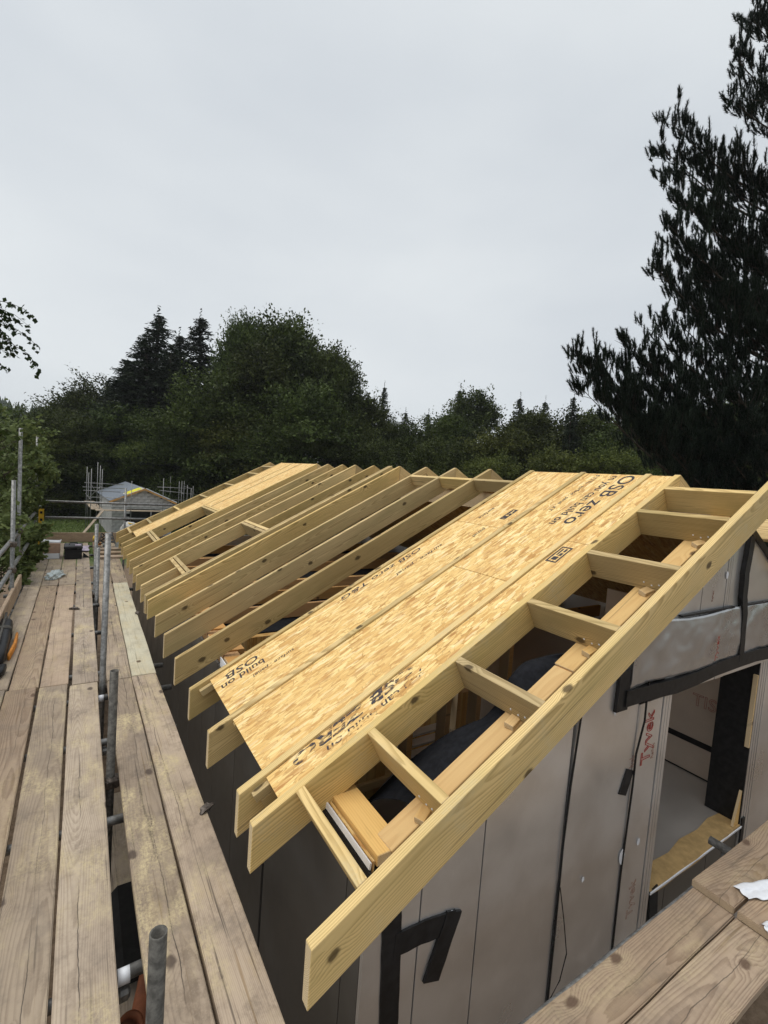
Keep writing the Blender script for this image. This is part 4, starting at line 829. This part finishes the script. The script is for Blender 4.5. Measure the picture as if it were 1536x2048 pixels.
def broad_proto(R, H, n, size, mat, seed, lobes=14, base=.12):
    P_, D_ = crown_pts(n, R, H, seed, lobes, base); g = np.random.default_rng(seed+1)
    return leafmesh('crown', P_, g.uniform(.6, 1.3, len(P_))*size, mat, .35, .62, D_, g), trunkmesh(H*.78, H*.02, 7, seed)
def spruce_proto(H, R, seed, mat=L_SPR, dens=1.5):
    g = np.random.default_rng(seed); Ps = []; Ds = []; Ss = []; z_ = H*.06
    while z_ < H*.985:
        t = z_/H; r = R*(1-t)**.85*g.uniform(.8, 1.12)+.12; nb = max(5, int(10*(1-t*.4)))
        for k in range(nb):
            a = g.uniform(0, 6.283); L = r*g.uniform(.7, 1.15); m = max(5, int(L*9*dens)); s = np.linspace(.12, 1, m)
            droop = -L*.34*s**1.3+L*.20*s**3; d = np.array([math.cos(a), math.sin(a), 0]); p = s[:, None]*L*d; p[:, 2] += z_+droop+L*.12
            side = np.cross(d, [0, 0, 1]); wd = L*.22*(1.1-s)+.10
            for sg in (-1, 0, 1):
                q = p+sg*side*wd[:, None]*g.uniform(.3, 1, (m, 1))+g.normal(size=(m, 3))*.05; q[:, 2] -= abs(sg)*.06
                Ps.append(q); Ds.append(np.tile(d*.8+side*sg*.7+np.array([0, 0, -.12]), (m, 1))); Ss.append(np.full(m, .34)*g.uniform(.7, 1.2, m)*(.65+.5*(1-t)))
        z_ += (.22+.24*(1-t))*H/16
    lead = np.linspace(H*.95, H*1.03, 8); Ps.append(np.stack([0*lead, 0*lead, lead], 1)); Ds.append(np.tile([0.1, 0, 1.], (8, 1))); Ss.append(np.full(8, .3))
    return leafmesh('crown', np.concatenate(Ps), np.concatenate(Ss), mat, .3, .34, np.concatenate(Ds), g), trunkmesh(H*.98, H*.013, 0, seed)
_tc = {}
def tree(kind, x, y, h, label, rot=0, group=None, sxy=1.0, name=None):
    cm, tm, H0 = PROTO[kind]; s = h/H0
    o = thing(name or ('spruce_tree' if kind.startswith('s') else 'broadleaf_tree'), label, 'tree', (x, y, float(gz(x, y))), group, world=False)
    o.rotation_euler = (0, 0, rot); o.scale = (s*sxy, s*sxy, s)
    link('trunk', tm, o); link('crown', cm, o); return o
PROTO = {}
for k, (R, H, n, sz, mt, sd, lb, bs) in {'b1': (4.2, 12, 42000, .21, L_BROAD, 3, 26, .06), 'b2': (4.6, 10, 40000, .20, L_BROAD, 8, 24, .04), 'b3': (4.0, 9, 36000, .18, L_LIGHT, 14, 22, .03), 'b4': (4.4, 14, 52000, .23, L_BROAD, 21, 40, .05)}.items():
    c_, t_ = broad_proto(R, H, n, sz, mt, sd, lb, bs); PROTO[k] = (c_, t_, H)
for k, (H, R, sd) in {'s1': (16, 3.8, 5), 's2': (16, 3.3, 9)}.items():
    c_, t_ = spruce_proto(H, R, sd); PROTO[k] = (c_, t_, H)
WG = 'trees of the dense wood behind the building'
def px(u, v, D):
    d = F+Rr*((u-768)/956.31)+Uu*((1024-v)/956.31); return Vector((0, 0, ZC))+d*D
def at(u, v, D, kind, label, sxy=1.0, rot=None, group=None):     # (u, v): where the tree top appears
    p = px(u, v, D); g0 = float(gz(p.x, p.y)); return tree(kind, p.x, p.y, (p.z-g0)*(.97 if kind[0] == 's' else 1.0), label, rng.uniform(0, 6) if rot is None else rot, group, sxy)
at(318, 612, 50, 's1', 'tall dark spruce with feathery tip, leftmost of the two peaks left of the roof', 1.75)
at(402, 618, 54, 's2', 'tall narrow spruce, second peak left of the roof', 1.7)
at(255, 705, 50, 's1', 'shorter spruce shoulder left of the tallest spruce', 1.9); at(360, 655, 53, 's2', 'spruce tip between the two tall spruce peaks', 1.7)
at(290, 668, 49, 's2', 'broad spruce just in front of the tallest spruce, left side', 2.2); at(345, 690, 48, 's1', 'broad spruce just in front of the tallest spruce, right side', 1.9)
at(492, 640, 49, 'b4', 'big dark tree with ragged top right of the spruces', .62); at(575, 645, 47, 'b4', 'big rounded dark tree, highest above the far roof end', .95)
at(665, 705, 46, 'b4', 'dark rounded tree on the right shoulder of the big clump', .9); at(520, 700, 44, 'b1', 'dark leafy tree in front of the big clump', .95); at(735, 800, 47, 'b1', 'dark tree at the foot of the big clump, right side', .9)
at(430, 760, 43, 'b2', 'mid green bushy tree below the spruces', 1.0); at(615, 780, 42, 'b2', 'dark bushy tree directly behind the far ridge', 1.0)
at(770, 762, 62, 's2', 'slim spruce tip beside the big clump', .9); at(812, 815, 60, 's1', 'low spruce right of the slim spruce', 1); at(858, 818, 60, 's2', 'low spruce between the slim spruce and the tall middle one', 1.1)
at(922, 768, 58, 's1', 'tallest spruce in the middle of the tree line', 1.1); at(952, 790, 55, 'b1', 'round topped broadleaf tree beside the middle spruce', 1.0); at(1042, 785, 60, 's2', 'spruce tip right of the round topped tree', 1.1); at(1092, 792, 58, 's1', 'broad spruce tip left of the pine', 1.0)
at(1150, 780, 40, 's2', 'thin ragged larch just left of the pine', .8)
for u, v, D, k in ((30, 822, 44, 'b2'), (95, 818, 50, 'b1'), (155, 790, 54, 'b1'), (205, 768, 56, 'b2'), (120, 830, 42, 'b2'), (235, 820, 46, 'b2'), (330, 830, 47, 'b2'), (60, 850, 40, 'b3'), (180, 860, 46, 'b1'), (285, 870, 45, 'b3'),
                   (380, 850, 44, 'b2'), (480, 840, 42, 'b3'), (560, 850, 40, 'b2'), (690, 840, 42, 'b2'), (790, 850, 50, 'b1'), (850, 850, 48, 'b2'), (905, 835, 46, 'b1'), (1000, 850, 44, 'b3'), (1060, 830, 46, 'b1'), (1110, 840, 45, 'b2'), (1180, 830, 44, 'b1'), (1250, 840, 42, 'b2'), (1320, 830, 44, 'b1'), (1400, 820, 42, 'b2'), (1480, 810, 44, 'b1'), (1560, 800, 42, 'b2'),
                   (880, 890, 38, 'b2'), (1130, 890, 36, 'b3'), (1230, 890, 34, 'b3'), (1330, 900, 34, 'b2'), (1430, 890, 33, 'b2'), (1530, 890, 32, 'b1'), (980, 900, 37, 'b3'), (760, 890, 40, 'b2')):
    at(u, v, D, k, 'dark broadleaf tree of the dense wood behind the building' if k != 'b3' else 'lighter green bushy tree low in the wood behind the building', 1.05, None, WG if k != 'b3' else 'lighter bushy trees low in the wood')
# ---- the big pine at the right
def pine():
    g = np.random.default_rng(31); base = np.array([21.2, 5.9, 0.0]); topz = 24.0
    def tr(z_): return np.array([base[0]-.9*(z_/24)**1.5*1.2, base[1]+2.2*(z_/24)**1.5, z_])
    o = thing('pine_tree', 'large dark pine with upturned needle shoots rising past the right edge', 'tree', tuple(base))
    v, f = sweep([tr(z_) for z_ in np.linspace(-.3, topz, 16)], .36, 10, .05); link('trunk', mesh('trunk', v, f, BARK, True), o)
    tips = [(1505, 40, 16), (1470, 115, 16), (1464, 200, 16.4), (1458, 318, 16), (1535, 30, 16.3), (1522, 200, 15.6),
            (1345, 248, 16), (1328, 300, 16.2), (1330, 365, 15.8), (1338, 450, 15.6), (1397, 322, 16.3), (1375, 400, 16), (1458, 350, 16.4), (1420, 440, 16),
            (1303, 528, 15.5), (1332, 560, 15.8), (1372, 520, 16.2), (1345, 490, 16.4), (1258, 682, 15.2), (1305, 658, 15.6), (1352, 640, 16), (1290, 720, 15.5),
            (1147, 716, 14.8), (1178, 722, 15), (1208, 742, 15.2), (1162, 775, 14.8), (1238, 722, 15.5), (1252, 800, 15), (1205, 800, 15.2), (1300, 770, 15.4), (1350, 840, 15), (1400, 890, 15.4), (1450, 700, 15.5), (1500, 600, 15.6),
            (1480, 500, 16), (1520, 450, 16), (1420, 790, 15), (1500, 850, 15), (1532, 760, 15.5), (1382, 700, 15.4), (1440, 600, 15.5), (1400, 560, 16.5), (1530, 660, 15.2), (1470, 780, 15), (1320, 880, 15), (1450, 900, 15), (1525, 900, 14.6), (1400, 640, 16.5), (1530, 540, 16.5), (1360, 740, 16), (1480, 660, 16.8), (1440, 520, 16.8), (1340, 800, 16.4), (1270, 860, 16)]
    for k in range(16):
        z_ = g.uniform(4, 15); a = g.uniform(-1.0, 2.2); L = 4.2*(1-(z_/26)**2); c = tr(z_); tips.append(tuple(c+np.array([L*math.cos(a), L*math.sin(a), L*.35])))
    SP = []; SD = []; BV = []; BF = []
    def addb(pts, r, r1):
        v, f = sweep(pts, r, 5, r1); b = len(BV); BV.extend(v); BF.extend([tuple(q+b for q in t) for t in f])
    for tp in tips:
        if tp[0] > 60: p = px(*tp); tip = np.array(p)
        else: tip = np.array(tp)
        hd = math.hypot(*(tip[:2]-tr(min(tip[2], 22))[:2])); zs = max(1.5, min(tip[2]-hd*.45-.3, topz-1.2)); st = tr(zs)
        n = 12; pts = []
        for i in range(n+1):
            t = i/n; q = st+(tip-st)*t; q[2] -= hd*.10*math.sin(t*math.pi); pts.append(q)
        addb(pts, .03+.006*hd, .008)
        Lb = np.linalg.norm(tip-st); m = int(5+Lb*4.6)
        for i in range(m):
            t = .30+.70*((i+g.random())/m)**.8; j = min(int(t*n), n-1); c = pts[j]+(pts[j+1]-pts[j])*(t*n-j); d0 = (pts[j+1]-pts[j]); d0 = d0/np.linalg.norm(d0)
            sd_ = np.cross(d0, g.normal(size=3)); sd_ /= np.linalg.norm(sd_); L = g.uniform(.35, 1.1)*(1.2-.6*t)
            e = c+(d0*.75+sd_*.75+np.array([0, 0, .25]))*L; addb([c, (c+e)/2+np.array([0, 0, -.03]), e], .009, .004)
            for q in range(g.integers(4, 9)):
                u = g.uniform(.35, 1.0); SP.append(c+(e-c)*u+g.normal(size=3)*.05); SD.append(d0*.40+sd_*.30+g.normal(size=3)*.20+np.array([0, 0, 1.0]))
        for q in range(4): SP.append(tip+g.normal(size=3)*.10-np.array([0, 0, .15])); SD.append(np.array([0, 0, 1.1])+g.normal(size=3)*.22)
    link('branches', mesh('branches', BV, BF, BARK, True), o)
    SP = np.array(SP); SD = np.array(SD); SD /= np.linalg.norm(SD, axis=1, keepdims=True); K = 64; n = len(SP)
    LS = g.uniform(.20, .42, n); a = g.uniform(0, 6.283, (n, K)); t = g.uniform(0, 1, (n, K))
    e1 = np.cross(SD, [1, .3, 0]); e1 /= np.linalg.norm(e1, axis=1, keepdims=True); e2 = np.cross(SD, e1)
    rad = e1[:, None]*np.cos(a)[..., None]+e2[:, None]*np.sin(a)[..., None]
    b0 = SP[:, None]+SD[:, None]*(LS[:, None]*t)[..., None]; dirn = SD[:, None]*(.50+.45*t)[..., None]+rad*(1.05-.5*t)[..., None]
    dirn /= np.linalg.norm(dirn, axis=-1, keepdims=True); nl = g.uniform(.09, .135, (n, K, 1)); wv = np.cross(dirn, rad+.01); wv /= np.linalg.norm(wv, axis=-1, keepdims=True)+1e-9
    cr = [e1*math.cos(q)+e2*math.sin(q) for q in (0, 2.094, 4.189)]; lo = SP-SD*.05; mid = SP+SD*(LS*.45)[:, None]; hi = SP+SD*(LS*1.08)[:, None]
    core = np.stack([w_ for k in range(3) for w_ in (lo, mid+cr[k]*.03, mid+cr[(k+1) % 3]*.03, hi, mid+cr[(k+1) % 3]*.03, mid+cr[k]*.03)], 1).reshape(-1, 3)
    V = np.concatenate([np.stack([b0-wv*.0095, b0+wv*.0095, b0+dirn*nl], 2).reshape(-1, 3), core]); N = len(V)//3
    me = bpy.data.meshes.new('needles'); me.vertices.add(3*N); me.vertices.foreach_set('co', V.ravel()); me.loops.add(3*N); me.loops.foreach_set('vertex_index', np.arange(3*N)); me.polygons.add(N); me.polygons.foreach_set('loop_start', np.arange(0, 3*N, 3)); me.polygons.foreach_set('loop_total', np.full(N, 3)); me.materials.append(L_PINE); me.update(); me.validate()
    link('crown', me, o)
pine()

# ---- hedge tree at the left, growing through the rail
def near_tree(name, label, trunk, clumps, n, size, mat, seed, hang=0.0, limb=.03):
    g = np.random.default_rng(seed); o = thing(name, label, 'tree', trunk)
    v, f = sweep([Vector(trunk)+Vector((.1*math.sin(i), .1*math.cos(i*1.4), i*.9)) for i in range(8)], .10, 8, .03); V = list(v); Fc = list(f); P_ = []; D_ = []
    for (c, r) in clumps:
        c = np.array(c); b = len(V); z0_ = max(trunk[2]+.8, c[2]-1.6); v, f = sweep([(trunk[0]+.05, trunk[1], min(z0_, trunk[2]+5.6)), ((trunk[0]+c[0])/2, (trunk[1]+c[1])/2, (z0_+c[2])/2+.2), tuple(c)], limb, 5, .003); V += list(v); Fc += [tuple(q+b for q in t) for t in f]
        for k in range(9):
            d = g.normal(size=3); d /= np.linalg.norm(d); e = c+d*r*g.uniform(.6, 1.1); e[2] -= hang*r*.5; b = len(V); v, f = sweep([tuple(c), tuple((c+e)/2+np.array([0, 0, .06])), tuple(e)], .006, 4, .002); V += list(v); Fc += [tuple(q+b for q in t) for t in f]
            m = max(8, n//(9*len(clumps))); t = g.uniform(.25, 1.05, (m, 1)); P_.append(c+(e-c)*t+g.normal(size=(m, 3))*r*(.10 if hang == 0 else .25)); D_.append(np.tile(d*.5+np.array([0, 0, -.5*hang-.1]), (m, 1)))
    link('trunk', mesh('trunk', V, Fc, BARK, True), o); P_ = np.concatenate(P_); D_ = np.concatenate(D_)
    link('crown', leafmesh('crown', P_, g.uniform(.7, 1.25, len(P_))*size, mat, .5, .72, D_, g), o); return o
g5 = np.random.default_rng(55)
cl = []
for k in range(46): cl.append(((g5.uniform(-2.9, -1.0), g5.uniform(8.2, 13.5), g5.uniform(1.2, 4.9)), g5.uniform(.4, .75)))
cl += [((-.86, 9.2, 3.0), .34), ((-.80, 9.9, 2.75), .34), ((-.78, 8.7, 2.55), .26), ((-.85, 10.8, 3.6), .4), ((-.80, 11.6, 4.0), .42), ((-.9, 11.0, 4.35), .4), ((-.62, 9.6, 2.6), .16), ((-.75, 10.5, 2.75), .26), ((-.66, 9.2, 2.45), .12), ((-.72, 12.2, 4.25), .42), ((-.62, 12.4, 3.95), .34), ((-.9, 12.6, 4.7), .5), ((-.55, 9.75, 2.72), .14), ((-.62, 10.2, 2.95), .22), ((-.75, 11.4, 3.3), .3), ((-1.0, 10.6, 4.6), .5), ((-1.0, 9.4, 3.9), .5), ((-.95, 8.6, 3.3), .4), ((-.9, 8.9, 2.7), .3)]
near_tree('hedge_tree', 'leafy green hazel hedge growing through the left guard rails', (-2.2, 10.5, 0), cl, 26000, .085, L_NEAR, 61)
cl = [((g5.uniform(-4.0, -1.6), g5.uniform(5.5, 8.5), g5.uniform(1.0, 4.2)), g5.uniform(.4, .7)) for k in range(20)]
near_tree('hedge_tree', 'dark leafy shrub beside the platform at the far left edge', (-2.8, 7.2, 0), cl, 9000, .085, L_NEAR, 67)
def birch():
    g = np.random.default_rng(71); base = (-3.4, 7.0, 0.0)
    o = thing('birch_tree', 'birch with small dark leaves dipping in at the upper left edge', 'tree', base)
    hub = px(-260, 560, 5.6); v, f = sweep([Vector(base)+Vector((.05*math.sin(i), .05*math.cos(i), i*.95)) for i in range(9)], .09, 8, .03); V = list(v); Fc = list(f); P_ = []; D_ = []
    def add(pts, r, r1):
        v, f = sweep(pts, r, 4, r1); b = len(V); V.extend(v); Fc.extend([tuple(q+b for q in t) for t in f])
    add([Vector(base)+Vector((0, 0, 4.4)), (Vector(base)+Vector((0, 0, 5.6))+hub)/2, hub], .03, .012)
    tw = [[(-90, 588), (-20, 598), (20, 606), (48, 618), (68, 636)], [(-90, 600), (-10, 614), (30, 630), (62, 656)], [(-90, 610), (-10, 636), (38, 662), (60, 678), (78, 696)], [(-90, 620), (-10, 656), (30, 692), (56, 708), (70, 726), (77, 744)], [(-90, 640), (-15, 680), (10, 694), (32, 712)], [(-90, 660), (-25, 712), (16, 738)], [(-60, 600), (0, 622), (25, 650), (34, 668)], [(-60, 620), (-5, 650), (14, 676), (22, 700)], [(-80, 590), (-10, 606), (10, 622), (20, 640)], [(-60, 640), (-12, 660), (5, 690), (8, 706)], [(-150, 560), (-90, 640), (-60, 700)], [(-150, 540), (-80, 580), (-40, 640)]]
    for k, t in enumerate(tw):
        D = 5.2+g.uniform(-.15, .15); pts = [px(u, v_, D) for u, v_ in t]; add([hub]+pts, .006, .0012); 
        for a, b in zip(pts[:-1], pts[1:]):
            L = (b-a).length; nn = max(3, int(L/.013))
            for q in range(nn):
                c = np.array(a.lerp(b, (q+g.random())/nn)); P_.append(c+np.array([0, 0, -.026])+g.normal(size=3)*.020); D_.append(np.array([0, 0, -1.0])+g.normal(size=3)*.5)
    link('trunk', mesh('trunk', V, Fc, BARK, True), o); P_ = np.array(P_)
    link('crown', leafmesh('crown', P_, g.uniform(.042, .066, len(P_)), leaf_mat('birch_leaf', (.012, .022, .010), (.035, .06, .022), .15), .1, .75, np.array(D_), g), o)
birch()

# ================================================================== HAZE
hb = boxmesh(1900, 1700, 62, DARK, 0, 'haze').copy(); hb.materials.clear()
hm = bpy.data.materials.new('haze_air'); hm.use_nodes = True; hm.node_tree.nodes.clear()
pv = hm.node_tree.nodes.new('ShaderNodeVolumePrincipled'); pv.inputs['Color'].default_value = (.9, .93, .96, 1); pv.inputs['Density'].default_value = .0003
ho = hm.node_tree.nodes.new('ShaderNodeOutputMaterial'); hm.node_tree.links.new(pv.outputs[0], ho.inputs['Volume']); hb.materials.append(hm)
tag(link('haze', hb, None, (0, 400, 27)), 'thin grey haze over the far hill', 'haze', kind='stuff')
